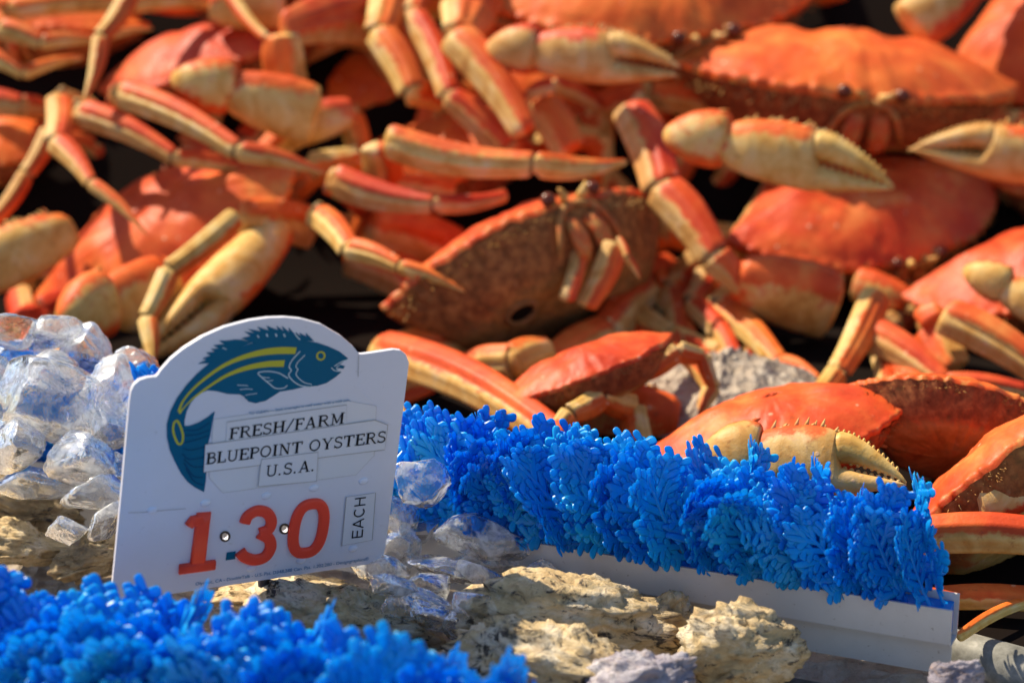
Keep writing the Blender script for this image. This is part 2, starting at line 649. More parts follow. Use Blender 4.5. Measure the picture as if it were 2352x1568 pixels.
def add_leg(root, pts, w, side=1, off=0.0, flat=0.54, name='leg', knobs=True, bow=0.04, seed=0):
    """pts: (u, v, depth); w: picture widths at each point; side: which side of the run carries the red back"""
    X = [P(*p) for p in pts]
    mb = MB()
    NP = 26
    nseg = len(X) - 1
    for i in range(nseg):
        a, b = X[i], X[i + 1]
        wa = w[i] * K * pts[i][2] / 2
        wb = w[i + 1] * K * pts[i + 1][2] / 2
        last = i == nseg - 1
        T = unit(b - a)
        view = unit(EYE - (a + b) / 2)
        S = unit(np.cross(T, view)) * side           # towards the back of the leg
        N = unit(np.cross(S, T))
        if np.dot(N, view) < 0:
            N = -N
        L = np.linalg.norm(b - a)
        ts = np.array([0, .012, .04, .09, .17, .27, .38, .5, .62, .74, .84, .91, .96, .988, 1.0])
        rows, tin = [], []
        for t in ts:
            r = wa + (wb - wa) * t
            if last and wb < wa * 0.45:
                r = wa * (1 - t ** 1.6) + wb * t ** 1.6
            r *= 1 + 0.10 * math.sin(math.pi * min(1, t * 1.25))
            e0 = math.sqrt(max(0, 1 - (1 - min(1, t / .06)) ** 2))
            e1 = math.sqrt(max(0, 1 - (1 - min(1, (1 - t) / .05)) ** 2))
            r *= (0.45 + 0.55 * e0) * (0.55 + 0.45 * e1)
            c = a + (b - a) * t + S * bow * L * math.sin(math.pi * t)
            sec, ca, sa = lathe_section(c, S * r, N * r * flat, NP, 1.18)
            # a ridge along the front face
            rel = 0.16 * np.exp(-((ca - 0.38) / .15) ** 2) - 0.13 * np.exp(-((ca - 0.05) / .13) ** 2) + 0.12 * np.exp(-((ca + 0.35) / .16) ** 2) - 0.10 * np.exp(-((ca + 0.68) / .10) ** 2)
            sec = sec + (rel * (sa > 0) * r * min(1, t / .15) * min(1, (1 - t) / .1))[:, None] * N
            rows.append(sec)
            red = sstep(-.50, .60, ca + off + .16)
            pale = 0.6 * (1 - min(1, t / .07)) + 0.25 * max(0, (t - .93) / .07)
            red = np.clip(red - pale, 0, 1)
            dk = np.full(NP, (0.85 if (t > .985 and not last) else 0.0))
            br = 0.35 * np.exp(-((ca + 0.68) / .12) ** 2) * (sa > 0) + 0.2 * np.exp(-((ca - 0.05) / .10) ** 2) * (sa > 0)  # browner along the two cut grooves
            tin.append(np.column_stack([red, dk, br]))
        mb.add(np.vstack(rows), grid_faces(len(ts), NP), np.vstack(tin))
        if knobs and i > 0:
            # pale knuckle where two segments meet
            r = max(w[i] * K * pts[i][2] / 2 * 0.72, 0.0016)
            vv, ff = ellipsoid((0, 0, 0), (r, r, r), 12, 8)
            vv = vv[:, [0]] * S + vv[:, [1]] * T * 0.55 + vv[:, [2]] * N * flat * 1.05
            mb.add(vv + a, ff, (0.18, 0, 0))
            for sg in (-0.45, 0.5):
                vv, ff = ellipsoid((0, 0, 0), (r * .3,) * 3, 8, 6)
                mb.add(vv + a + S * r * sg + N * r * flat * .75 + T * r * .25, ff, (0.05, 0, 0))
    return mb.build(name, shell, root)


def loft_profile(xs, top, bot, th, xq):
    t = np.interp(xq, xs, top)
    b = np.interp(xq, xs, bot)
    h = np.interp(xq, xs, th)
    return t, b, h


def add_claw(root, wrist, tip, up=1, carpus=True, opening=0.0, tilt=0.0, scale_h=1.0, red=0.0, name='claw', spikes=True, fingers=True):
    a, b = P(*wrist), P(*tip)
    L = np.linalg.norm(b - a)
    X = unit(b - a)
    view = unit(EYE - (a + b) / 2)
    Z = unit(view - X * np.dot(view, X))
    Y = np.cross(Z, X) * up
    if tilt:
        c, s = math.cos(math.radians(tilt)), math.sin(math.radians(tilt))
        Y, Z = Y * c + Z * s, Z * c - Y * s
    Fm = np.column_stack([X, Y, Z]) * L

    def tf(p):
        p = np.asarray(p, float).copy()
        p[:, 1] *= scale_h
        return p @ Fm.T + a
    NP = 22

    def loft(xq, t, bt, h, redf):
        rows, tin = [], []
        for x, tt, bb, hh in zip(xq, t, bt, h):
            an = np.linspace(0, 2 * np.pi, NP, endpoint=False)
            ca, sa = np.cos(an), np.sin(an)
            y = (tt + bb) / 2 + (tt - bb) / 2 * np.sign(ca) * np.abs(ca) ** .85
            z = hh * np.sign(sa) * np.abs(sa) ** .85
            # long ridge on the outer face
            z = z + np.sign(sa) * hh * 0.07 * np.exp(-((ca - .25) / .12) ** 2)
            rows.append(np.column_stack([np.full(NP, x), y, z]))
            r = np.clip(redf(x, ca) + red, 0, 1)
            tin.append(np.column_stack([r, np.zeros(NP), np.zeros(NP)]))
        return tf(np.vstack(rows)), grid_faces(len(xq), NP), np.vstack(tin)
    mb = MB()
    xs = [0, .03, .08, .18, .35, .47, .52, .545, .58, .70, .85, .95, 1.0]
    top = [.09, .12, .14, .165, .185, .180, .165, .06, -.015, -.030, -.042, -.05, -.058]
    bot = [-.085, -.10, -.12, -.145, -.160, -.160, -.158, -.156, -.150, -.130, -.103, -.078, -.064]
    th = [.075, .09, .10, .12, .125, .115, .105, .098, .085, .062, .040, .022, .006]
    if not fingers:
        xs, top, bot, th = xs[:7] + [.55], top[:7] + [.10], bot[:7] + [-.10], th[:7] + [.05]
    xq = np.unique(np.concatenate([np.linspace(0, xs[-1], 34), xs]))
    t, bt, h = loft_profile(xs, top, bot, th, xq)
    mb.add(*loft(xq, t, bt, h, lambda x, ca: sstep(.0, .9, ca) * 0.95 * (1 - sstep(.42, .56, x) * .8) + .35 * (1 - sstep(0.0, .16, x)) + .05))
    if spikes and fingers:
        R = random.Random(int(wrist[0]))
        for x in np.linspace(.12, .50, 7):
            x += R.uniform(-.018, .018)
            tt = np.interp(x, xs, top)
            for zz in (-.035, .03):
                s = R.uniform(.45, 1.25)
                base = np.array([x, tt - .012, zz])
                tp = base + np.array([.014, .040 * s, zz * .2])
                vv, ff = capsule_chain([base, (base + tp) / 2, tp], [.017, .010, .003], 6)
                mb.add(tf(vv), ff, (.35, 0, 0))
    if fingers:
        for x in np.linspace(.60, .95, 9):     # teeth of the fixed finger
            tt = np.interp(x, xs, top)
            vv, ff = ellipsoid((x, tt, 0), (.017, .016, .016), 8, 6)
            mb.add(tf(vv), ff, (0, 0, 0))
    if carpus:
        cx = np.array([-.33, -.31, -.26, -.18, -.09, -.02, .02, .035, .04])
        ct = np.array([.02, .05, .095, .145, .172, .176, .165, .15, .10])
        cb = np.array([-.03, -.06, -.095, -.125, -.142, -.140, -.125, -.11, -.07])
        chh = np.array([.02, .06, .10, .122, .128, .122, .112, .10, .07])
        mb.add(*loft(cx, ct, cb, chh, lambda x, ca: .22 + .75 * np.abs(ca) ** 2.2))
        vv, ff = capsule_chain([(-.06, .13, .03), (-.02, .165, .035), (.02, .185, .035)], [.03, .018, .003], 8)
        mb.add(tf(vv), ff, (.7, 0, 0))
        vv, ff = ellipsoid((.015, -.02, .085), (.03, .03, .025), 10, 8)
        mb.add(tf(vv), ff, (.45, 0, 0))
    cl = mb.build(name, shell, root)
    if fingers:
        mb = MB()
        fx = [.495, .51, .55, .62, .72, .83, .92, .97, 1.0]
        ft = [.10, .155, .168, .160, .125, .070, .018, -.018, -.045]
        fb = [.03, .0, .005, .012, .004, -.014, -.032, -.045, -.056]
        fh = [.04, .075, .085, .078, .060, .042, .026, .014, .005]
        xq = np.unique(np.concatenate([np.linspace(.495, 1.0, 24), fx]))
        t, bt, h = loft_profile(fx, ft, fb, fh, xq)
        piv = np.array([.52, .03, 0])
        ro = rot('z', math.radians(opening))
        keep = tf

        def tf2(p):
            return keep((np.asarray(p, float) - piv) @ ro.T + piv)
        tf = tf2
        mb.add(*loft(xq, t, bt, h, lambda x, ca: .35 * (1 - sstep(.5, .62, x)) * sstep(0, 1, ca)))
        for x in np.linspace(.53, .93, 13):
            tt = np.interp(x, fx, ft)
            vv, ff = ellipsoid((x, tt, 0), (.011, .016, .02), 8, 6)
            mb.add(tf(vv), ff, (0.02, 0, 0))
        for x in np.linspace(.62, .94, 8):
            bb = np.interp(x, fx, fb)
            vv, ff = ellipsoid((x + .015, bb, 0), (.015, .012, .014), 8, 6)
            mb.add(tf(vv), ff, (0, 0, 0))
        mb.build('movable_finger', shell, cl, root=root)
    return cl


def crab(label, body, legs=(), claws=(), face=True, seed=0.0, brown=1.0, rear=2):
    u, v, d, wpx, yaw, pitch, roll = body
    d = min(d, (CAM_H - .035) / (SP + (v - 784) * K * CP))       # keep the body above the bed
    body = (u, v, d, wpx, yaw, pitch, roll)
    F, W = crab_frame(*body)
    root = thing('crab', label, 'crab', F(np.array([[0, 0, -.19]]))[0], 'cooked crabs heaped on the ice')
    add_body(root, F, seed, brown, face)
    for L in legs:
        add_leg(root, *L[:2], **(L[2] if len(L) > 2 else {}))
    R = random.Random(int(seed * 10))
    for k in range(rear):
        for s_ in (-1, 1):
            y0 = .06 + .11 * k
            loc = np.array([(s_ * .26, y0, -.14), (s_ * R.uniform(.48, .56), y0 + .03 + .1 * k, -.10), (s_ * R.uniform(.60, .70), y0 + .06 + .12 * k, -.18),
                            (s_ * R.uniform(.56, .66), y0 + .02, -.36), (s_ * R.uniform(.42, .5), y0 - .05, -.50)])
            wp = F(loc)
            pj = [unproject(p) for p in wp]
            pj = [(a, b_, min(c_, (CAM_H - .008) / max(.05, SP + (b_ - 784) * K * CP))) for a, b_, c_ in pj]
            ws = [x * W / (K * p[2]) for x, p in zip((.095, .115, .09, .07, .012), pj)]
            add_leg(root, pj, ws, side=R.choice((-1, 1)), off=R.uniform(0, .4))
    for c in claws:
        add_claw(root, *c[:2], **(c[2] if len(c) > 2 else {}))
    return root


def q(*pts):
    """(u, v, offset) triples to (u, v, depth) with offset counted from the face of the heap, centimetres"""
    return [q1(u, v, o) for u, v, o in pts]


def q1(u, v, o):
    return (u, v, min(D0(v) + o / 100.0, (CAM_H - .010) / (SP + (v - 784) * K * CP)))


exec_crabs = True
if exec_crabs:
    # crab resting at the top of the heap, its face turned to the right, claw held below the rim
    crab('orange-red crab overlapping the broad crab, its pale claw held level under its shell rim',
         (1530, -30, D0(0) + .02, 800, 20, 36, -2),
         legs=[
             (q((1150, -120, 3), (1075, 20, -2), (1060, 75, -3)), [120, 130, 95], dict(side=-1, off=.5)),
             (q((1042, 80, -3), (1205, 305, -3)), [95, 66], dict(side=-1, off=-.05)),
             (q((1235, 235, -1), (1310, 350, -1)), [85, 80], dict(side=-1, off=.3)),
             (q((965, -60, 2), (945, 30, 0), (1030, 220, -1), (1165, 345, 0), (1230, 350, 3)), [60, 62, 56, 84, 30], dict(side=-1, off=.15)),
             (q((890, -60, 1), (870, 75, -1), (945, 210, -1), (1015, 240, 2)), [90, 74, 70, 40], dict(side=-1, off=.2)),
             (q((1195, 265, -1), (1215, 215, -2), (1270, 195, -2), (1380, 250, 3)), [8, 30, 40, 36], dict(side=-1, off=-.3)),
         ],
         claws=[(q1(1225, 120, -4), q1(1562, 150, -6), dict(up=1, opening=4, red=-.1, scale_h=1.05))], seed=1.1)
    # broad crab on the right, seen almost edge on
    crab('broad pale-orange crab showing its mouth plates and brown front under a serrated rim',
         (1945, 178, D0(178) + .02, 800, 8, 15, -6),
         legs=[
             (q((1530, 260, 5), (1460, 245, 1)), [80, 75], dict(side=-1, off=.2)),
             (q((1445, 245, -2), (1520, 432, -3), (1640, 590, -3), (1705, 668, -2)), [92, 98, 82, 38], dict(side=-1, off=.12)),
         ],
         claws=[(q1(1655, 330, -6), q1(2058, 408, -7), dict(up=1, opening=0, scale_h=1.05))], seed=2.3)
    # crab in the middle right
    crab('orange crab with pale flecks lying under a reaching claw, two folded claws beneath its rim',
         (1985, 490, D0(490) + .035, 720, 30, 34, -4),
         legs=[
             (q((2015, 672, -3), (1925, 855, -4), (1842, 945, -3), (1822, 1000, -2)), [72, 58, 34, 16], dict(side=-1, off=.3, bow=.02)),
             (q((2060, 745, 2), (1998, 765, -3), (2170, 880, -3), (2360, 900, -2)), [70, 86, 52, 40], dict(side=-1, off=-.1)),
             (q((1700, 640, 4), (1650, 705, 0), (1790, 835, 1), (1880, 870, 4)), [70, 66, 50, 20], dict(side=-1, off=.15)),
             (q((1630, 610, 4), (1590, 695, 1), (1690, 830, 3), (1760, 870, 6)), [60, 56, 44, 20], dict(side=-1, off=.15)),
             (q((1600, 600, 6), (1540, 665, 3), (1545, 800, 6)), [60, 56, 30], dict(side=-1, off=.2)),
         ],
         claws=[(q1(1690, 640, -2), q1(2110, 765, 1), dict(up=1, tilt=25, fingers=False, carpus=False, red=.2, scale_h=1.15)),
                (q1(2085, 690, 1), q1(1860, 620, 2), dict(up=-1, fingers=False, carpus=False, red=.3))], seed=3.7)
    # crab at the right edge
    crab('yellow-orange crab at the heap\'s end with a brown fringe above its folded claw',
         (2400, 625, D0(625) - .005, 640, -12, 24, 16),
         legs=[
             (q((2190, 850, 1), (2135, 760, -3), (2175, 720, -4)), [90, 110, 80], dict(side=-1, off=.25)),
             (q((2165, 722, -5), (2400, 860, -5)), [92, 78], dict(side=-1, off=-.3)),
         ],
         claws=[(q1(2300, 660, -5), q1(2560, 800, -5), dict(up=1, red=-.3))], seed=4.4, brown=.8)
    # crab whose front faces the viewer in the middle
    tipped = crab('dark brown crab tipped on its side, mouth parts and underside facing out',
         (1215, 610, D0(620) + .035, 820, 42, -22, 36),
         legs=[(q((1000, 520, 8), (900, 520, 5), (850, 580, 5)), [90, 80, 50], dict(side=1, off=.2)),
               (q((1335, 540, -5), (1300, 690, -5)), [34, 40], dict(side=-1, off=-.2, knobs=False)),
               (q((1415, 560, -5), (1345, 705, -4)), [62, 50], dict(side=-1, off=.1, knobs=False)),
               (q((1420, 545, -6), (1440, 590, -6), (1470, 640, -5)), [14, 18, 6], dict(side=-1, off=-.3, knobs=False)),
               (q((1060, 850, -3), (1180, 835, -5), (1265, 800, -4)), [70, 96, 60], dict(side=-1, off=-.7)),
               (q((1260, 850, -1), (1400, 760, 0), (1500, 660, 3)), [80, 90, 70], dict(side=-1, off=-.1))],
         seed=5.2, brown=2.4)
    # crab with three pale legs held out
    crab('tan-legged crab, three cream legs stretched out over the tipped brown crab',
         (985, 365, D0(340) + .05, 560, -30, 26, 28),
         legs=[
             (q((1040, 445, 2), (880, 420, 0), (862, 335, -3)), [80, 96, 70], dict(side=1, off=-.3)),
             (q((1060, 585, 4), (850, 520, 1)), [110, 100], dict(side=1, off=0)),
             (q((1010, 690, 5), (800, 590, 3)), [100, 90], dict(side=1, off=0)),
             (q((885, 322, -5), (1230, 378, -6), (1440, 372, -5)), [84, 62, 14], dict(side=-1, off=-.55, bow=-.05)),
             (q((850, 480, 2), (765, 412, -3), (1000, 468, -4), (1165, 448, -3)), [70, 80, 48, 30], dict(side=-1, off=-.25, bow=-.05)),
             (q((790, 520, 2), (722, 488, -3), (800, 570, -5), (918, 612, -6), (1068, 670, -6)), [56, 62, 56, 38, 5], dict(side=-1, off=-.15)),
         ], seed=6.9)
    # left crab low on the heap
    crab('red crab tilted down towards the ice pile, cream claw at its rim',
         (370, 560, D0(540) + .03, 700, -12, 46, 36),
         legs=[
             (q((720, 525, 1), (548, 500, -2)), [100, 80], dict(side=1, off=-.2)),
             (q((545, 495, -4), (388, 622, -5), (338, 730, -5), (350, 840, -5)), [52, 50, 46, 14], dict(side=-1, off=-.45, bow=.02)),
         ],
         claws=[(q1(240, 705, -4), q1(530, 640, 1), dict(up=1, fingers=False, carpus=True, red=.05, scale_h=1.25)),
                (q1(640, 525, 0), q1(330, 840, -2), dict(up=1, fingers=True, carpus=False, red=-.35, spikes=False, scale_h=.7))], seed=7.5)
    # upper left crab
    crab('red crab tucked back in the heap above the stubby folded claw with a bristly wrist',
         (490, 125, D0(120) + .05, 560, -10, 20, 20),
         legs=[
             (q((880, 30, 2), (650, 70, -2)), [150, 84], dict(side=1, off=.4)),
             (q((648, 78, -2), (660, 190, 0)), [80, 100], dict(side=1, off=.5)),
             (q((300, 235, 1), (268, 212, -3), (548, 348, -5), (745, 398, -4)), [60, 72, 50, 10], dict(side=-1, off=-.2)),
             (q((215, 250, 1), (182, 258, -2), (402, 362, -3), (560, 392, -1)), [60, 70, 42, 34], dict(side=-1, off=-.1)),
         ],
         claws=[(q1(520, 210, -3), q1(900, 320, -1), dict(up=1, fingers=False, red=.0, scale_h=1.05)),
                (q1(815, 255, 0), q1(540, 335, 1), dict(up=-1, fingers=False, carpus=False, red=.1))], seed=8.8)
    # left edge crabs
    crab('dark red crab whose thin bent leg hangs over the red shell below',
         (-60, 345, D0(340) + .04, 420, 10, 30, 8),
         legs=[
             (q((185, 240, 2), (135, 225, -1), (128, 325, -3), (208, 420, -4), (338, 540, -4)), [50, 62, 60, 34, 4], dict(side=-1, off=.05)),
             (q((115, 300, 0), (60, 400, 0), (-30, 520, -1)), [44, 40, 34], dict(side=-1, off=.2)),
         ],
         claws=[(q1(165, 530, 0), q1(-190, 690, -2), dict(up=-1, carpus=False, red=-.45))], seed=9.3)
    crab('shadowed crab at the heap\'s left end with cream legs crossing in a lattice',
         (60, 40, D0(60) + .075, 560, -8, 14, -4),
         legs=[
             (q((-60, 20, 0), (20, 25, 0), (300, 10, 1), (480, 5, 2)), [50, 50, 46, 34], dict(side=-1, off=-.3)),
             (q((-60, 20, -1), (0, 65, -2), (95, 98, -2), (220, 92, -1), (350, 66, 0)), [60, 52, 38, 22, 8], dict(side=-1, off=-.2)),
             (q((-50, 120, -1), (55, 170, -1), (190, 132, 1)), [44, 32, 10], dict(side=-1, off=-.2)),
             (q((305, -30, -3), (232, 85, -4), (196, 225, -4)), [48, 42, 12], dict(side=-1, off=.3)),
             (q((-40, 235, 2), (50, 245, 2), (110, 255, 4)), [60, 56, 40], dict(side=-1, off=-.4)),
         ], seed=10.1)
    crab('crab behind the red one, a thin cream leg dangling from its pale folded claw',
         (650, -90, D0(0) + .05, 620, 5, 22, 4),
         legs=[(q((520, -30, -1), (612, 88, -2)), [34, 22], dict(side=1, off=-.2))],
         claws=[(q1(480, 20, 1), q1(800, 20, 2), dict(up=1, fingers=False, carpus=False, red=.0))], seed=11.6)
    # right, top and below
    crab('bright orange crab behind the broad crab, a long claw lying across its side',
         (2420, 70, D0(60) + .06, 640, -20, 38, 40),
         claws=[(q1(2240, -60, 3), q1(1960, 170, 4), dict(up=1, fingers=False, carpus=True, red=.15))], seed=12.7)
    crab('crab hidden behind the yellow-orange one, only its long pale closed pincer reaching out',
         (2560, 420, D0(400) + .05, 560, 0, 22, 0),
         claws=[(q1(2480, 385, -2), q1(2090, 318, -2), dict(up=-1, opening=-3, red=-.2))], seed=13.2)
    # low crabs just behind the blue hedge
    crab('dark red crab lying low behind the blue hedge, its rim slanting up to the right',
         (1345, 850, D0(860) + .0, 430, 10, 6, 20),
         legs=[
             (q((860, 800, -4), (1290, 1015, -12)), [100, 86], dict(side=-1, off=.05, knobs=False)),
             (q((1470, 1020, -6), (1455, 935, -9), (1380, 912, -11), (1310, 950, -12), (1235, 1025, -12)), [60, 62, 58, 50, 8], dict(side=-1, off=-.05, knobs=False)),
         ],
         claws=[(q1(1560, 960, -6), q1(1150, 930, -5), dict(up=-1, red=.4, carpus=False))], seed=14.5, face=False)
    crab('low red crab touching the blue hedge, a dangling leg tip resting on its shell',
         (1790, 985, D0(980) - .05, 600, -6, 20, 14),
         legs=[(q((1690, 1050, -12), (1735, 965, -12)), [40, 12], dict(side=1, off=.3))],
         claws=[(q1(1730, 1045, -19.5), q1(2085, 1085, -20.5), dict(up=1, red=-.25, scale_h=1.3, tilt=-12))], seed=15.8, rear=0)
    crab('brown-bellied crab with red rim slanting steeply behind the end of the hedge',
         (2330, 1085, D0(1080) - .09, 720, 10, -24, 38),
         legs=[
             (q((2060, 1235, -19), (2450, 1240, -20)), [84, 92], dict(side=-1, off=.0)),
             (q((2060, 1385, -17.5), (2450, 1385, -17.5)), [50, 62], dict(side=-1, off=.15)),
             (q((2200, 1465, -17), (2380, 1375, -16)), [26, 30], dict(side=-1, off=-.3)),
         ],
         claws=[(q1(2370, 1130, -19), q1(2140, 1190, -19), dict(up=1, fingers=False, red=.0))], seed=16.4, face=False, rear=0)

    FILL = [
        ('brown-fronted crab shadowed behind the end of the blue hedge', (2190, 960, 1.02, 540, 15, -34, -6)),
        ('crab deep under the claw of the topmost orange-red crab', (1330, 200, D0(200) + .085, 600, 15, 30, -14)),
        ('crab buried behind the crossed thin legs', (180, 300, D0(300) + .10, 560, -15, 26, 10)),
        ('crab wedged deep behind the bristly folded claw', (820, 190, D0(200) + .10, 600, 10, 24, 16)),
    ]
    for k, (lab, b) in enumerate(FILL):
        u, v, d, w_ = b[:4]
        def o(du, dv, dd):
            return (u + du * w_ / 560, v + dv * w_ / 560, d + dd)
        crab(lab, b, legs=[
            ([o(-200, 20, -.02), o(-310, 40, -.05), o(-330, 150, -.05), o(-250, 220, -.04)], [70, 66, 48, 12], dict(side=1, off=.1)),
            ([o(-170, 60, -.03), o(-240, 130, -.05), o(-180, 230, -.05), o(-100, 280, -.04)], [70, 62, 46, 10], dict(side=1, off=.1)),
            ([o(210, 30, -.02), o(310, 60, -.05), o(330, 170, -.05), o(260, 240, -.04)], [70, 66, 48, 12], dict(side=-1, off=.1)),
            ([o(160, 70, -.03), o(230, 150, -.05), o(170, 240, -.05), o(80, 280, -.04)], [70, 62, 46, 10], dict(side=-1, off=.1)),
        ], seed=20.3 + k, face=False, brown=1.8, rear=1)

    # leg socket in the tipped crab's underside; dark disc paints its inner shade
    bpy.context.view_layer.update()
    dirn = Vector(unit(P(1196, 716, 1.0) - EYE))
    hit, loc, nor, *_ = SC.ray_cast(bpy.context.evaluated_depsgraph_get(), Vector(EYE) + dirn * .95, dirn)
    if hit:
        loc, nor = np.array(loc), unit(np.array(nor))
        if np.dot(nor, np.array(dirn)) > 0:
            nor = -nor
        tx = unit(np.cross(nor, [0, 0, 1.0]))
        ty = np.cross(nor, tx)
        mb = MB()
        ring = [loc + nor * .0008 + (tx * math.cos(a) * .0075 + ty * math.sin(a) * .006) for a in np.linspace(0, 2 * np.pi, 25)]
        mb.add(*capsule_chain(ring, [.0012] * 25, 8, 1, nor), (.3, .2, .75))
        sk = mb.build('leg_socket', shell, tipped)
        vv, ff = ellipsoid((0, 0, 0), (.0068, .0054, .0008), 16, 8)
        sub('socket_shade', loc + nor * .0004 + vv[:, [0]] * tx + vv[:, [1]] * ty + vv[:, [2]] * nor, ff, shade_mat, sk, tipped)

# ------------------------------------------------------------------ the bed and what lies behind
def sheet(name, x0, x1, y0, y1, nx, ny, fz, mat):
    xs, ys = np.linspace(x0, x1, nx), np.linspace(y0, y1, ny)
    v = [(x, y + (0.800 - 0.406 * x if name == 'painted_shade' else 0), fz(x, y)) for y in ys for x in xs]
    f = [[j * nx + i, j * nx + i + 1, (j + 1) * nx + i + 1, (j + 1) * nx + i] for j in range(ny - 1) for i in range(nx - 1)]
    o = mesh_obj(name, v, f, mat)
    o['kind'] = 'structure'
    return o


def bed_h(x, y):
    n = 0.006 * noise.noise(Vector((x * 28, y * 28, 1.5))) + 0.003 * noise.noise(Vector((x * 90, y * 90, 4.5)))
    back = max(0.0, y - 1.06)
    return -0.006 + n + back * 0.2


def shade_sheet_z(x, y):
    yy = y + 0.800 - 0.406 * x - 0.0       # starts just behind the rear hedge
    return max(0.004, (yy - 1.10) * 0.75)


sheet('ice_bed', -0.55, 0.75, 0.40, 1.00, 150, 85, bed_h, bed_mat)
sheet('painted_shade', -1.2, 1.4, 0.0, 1.4, 60, 60, lambda x, y: shade_sheet_z(x, y), shade_mat)  # added dark sheet; its colour stands in for shaded gaps below the crabs


# ------------------------------------------------------------------ blue hedge dividers
def frond_mesh(name, seed):
    R = random.Random(seed)
    V_, F_ = [], []
    n = 0

    def lobe(a, b, wa, wb, th, end=0.2):
        nonlocal n
        a, b = np.array(a, float), np.array(b, float)
        d = b - a
        L = np.linalg.norm(d)
        t = d / max(L, 1e-6)
        s = np.array([-t[1], t[0], 0])
        st = [(0, wa), (.35, wa + (wb - wa) * .45), (.68, wb), (.88, wb * .86), (1.0, wb * end)]
        for k, w in st:
            c = a + d * k
            for j in range(6):
                an = math.pi / 3 * j
                V_.append(c + s * w * math.cos(an) + np.array([0, 0, th * math.sin(an) * (1 if k < .95 else .5)]))
        m = len(st)
        for i in range(m - 1):
            for j in range(6):
                F_.append([n + i * 6 + j, n + i * 6 + (j + 1) % 6, n + (i + 1) * 6 + (j + 1) % 6, n + (i + 1) * 6 + j])
        F_.append([n + (m - 1) * 6 + j for j in range(6)])
        n += m * 6
    lobe((0, -.05, 0), (0, .55, 0), .05, .03, .018, .9)
    lobe((0, .5, 0), (0, .98, 0), .035, .025, .018, .3)
    NPN = 7
    for i in range(NPN):
        y = .17 + .77 * i / (NPN - 1)
        ln = (.13 + .40 * math.sin(math.pi * min(1, y * .95) ** .95)) * R.uniform(.85, 1.12)
        for s in (-1, 1):
            yy = y + s * .02
            ang = math.radians(R.uniform(30, 46) + 26 * (1 - y))
            dr = np.array([s * math.sin(ang), math.cos(ang), 0])
            zt = R.uniform(-.04, .05)
            a = np.array([0, yy, .0])
            b = a + dr * ln + np.array([0, 0, zt])
            lobe(a, b, .036, .050, .009, .35)
            pr = np.array([-dr[1], dr[0], 0])
            for k in range(R.choice((3, 4, 4))):
                t = .30 + .2 * k + R.uniform(-.04, .04)
                c = a + (b - a) * min(t, .92)
                for sd in (-1, 1):
                    if R.random() < .08:
                        continue
                    fwd = R.uniform(.45, .8)
                    e = unit(dr * fwd + pr * sd * .75) * R.uniform(.10, .17) * (1.15 - .35 * t)
                    lobe(c, c + e + np.array([0, 0, R.uniform(-.03, .05)]), .030, .044, .007, .45)
    lobe((0, .9, 0), (0, 1.08, .02), .03, .035, .014, .4)
    v = np.array(V_)
    # cup the leaf and curl its tip
    c1, c2 = R.uniform(.25, .9), R.uniform(.05, .24)
    v[:, 2] += c1 * v[:, 0] ** 2 - c2 * v[:, 1] ** 2 * R.choice((1, 1, -1)) + .03 * np.sin(v[:, 1] * 11 + seed) * np.abs(v[:, 0]) * 3
    v[:, 0] += .05 * np.sin(v[:, 1] * 3 + seed)
    me = bpy.data.meshes.new(name)
    me.from_pydata(v.tolist(), [], F_)
    me.polygons.foreach_set('use_smooth', [True] * len(me.polygons))
    me.materials.append(blue)
    me.update()
    return me


FRONDS = [frond_mesh('frond', s) for s in range(8)]


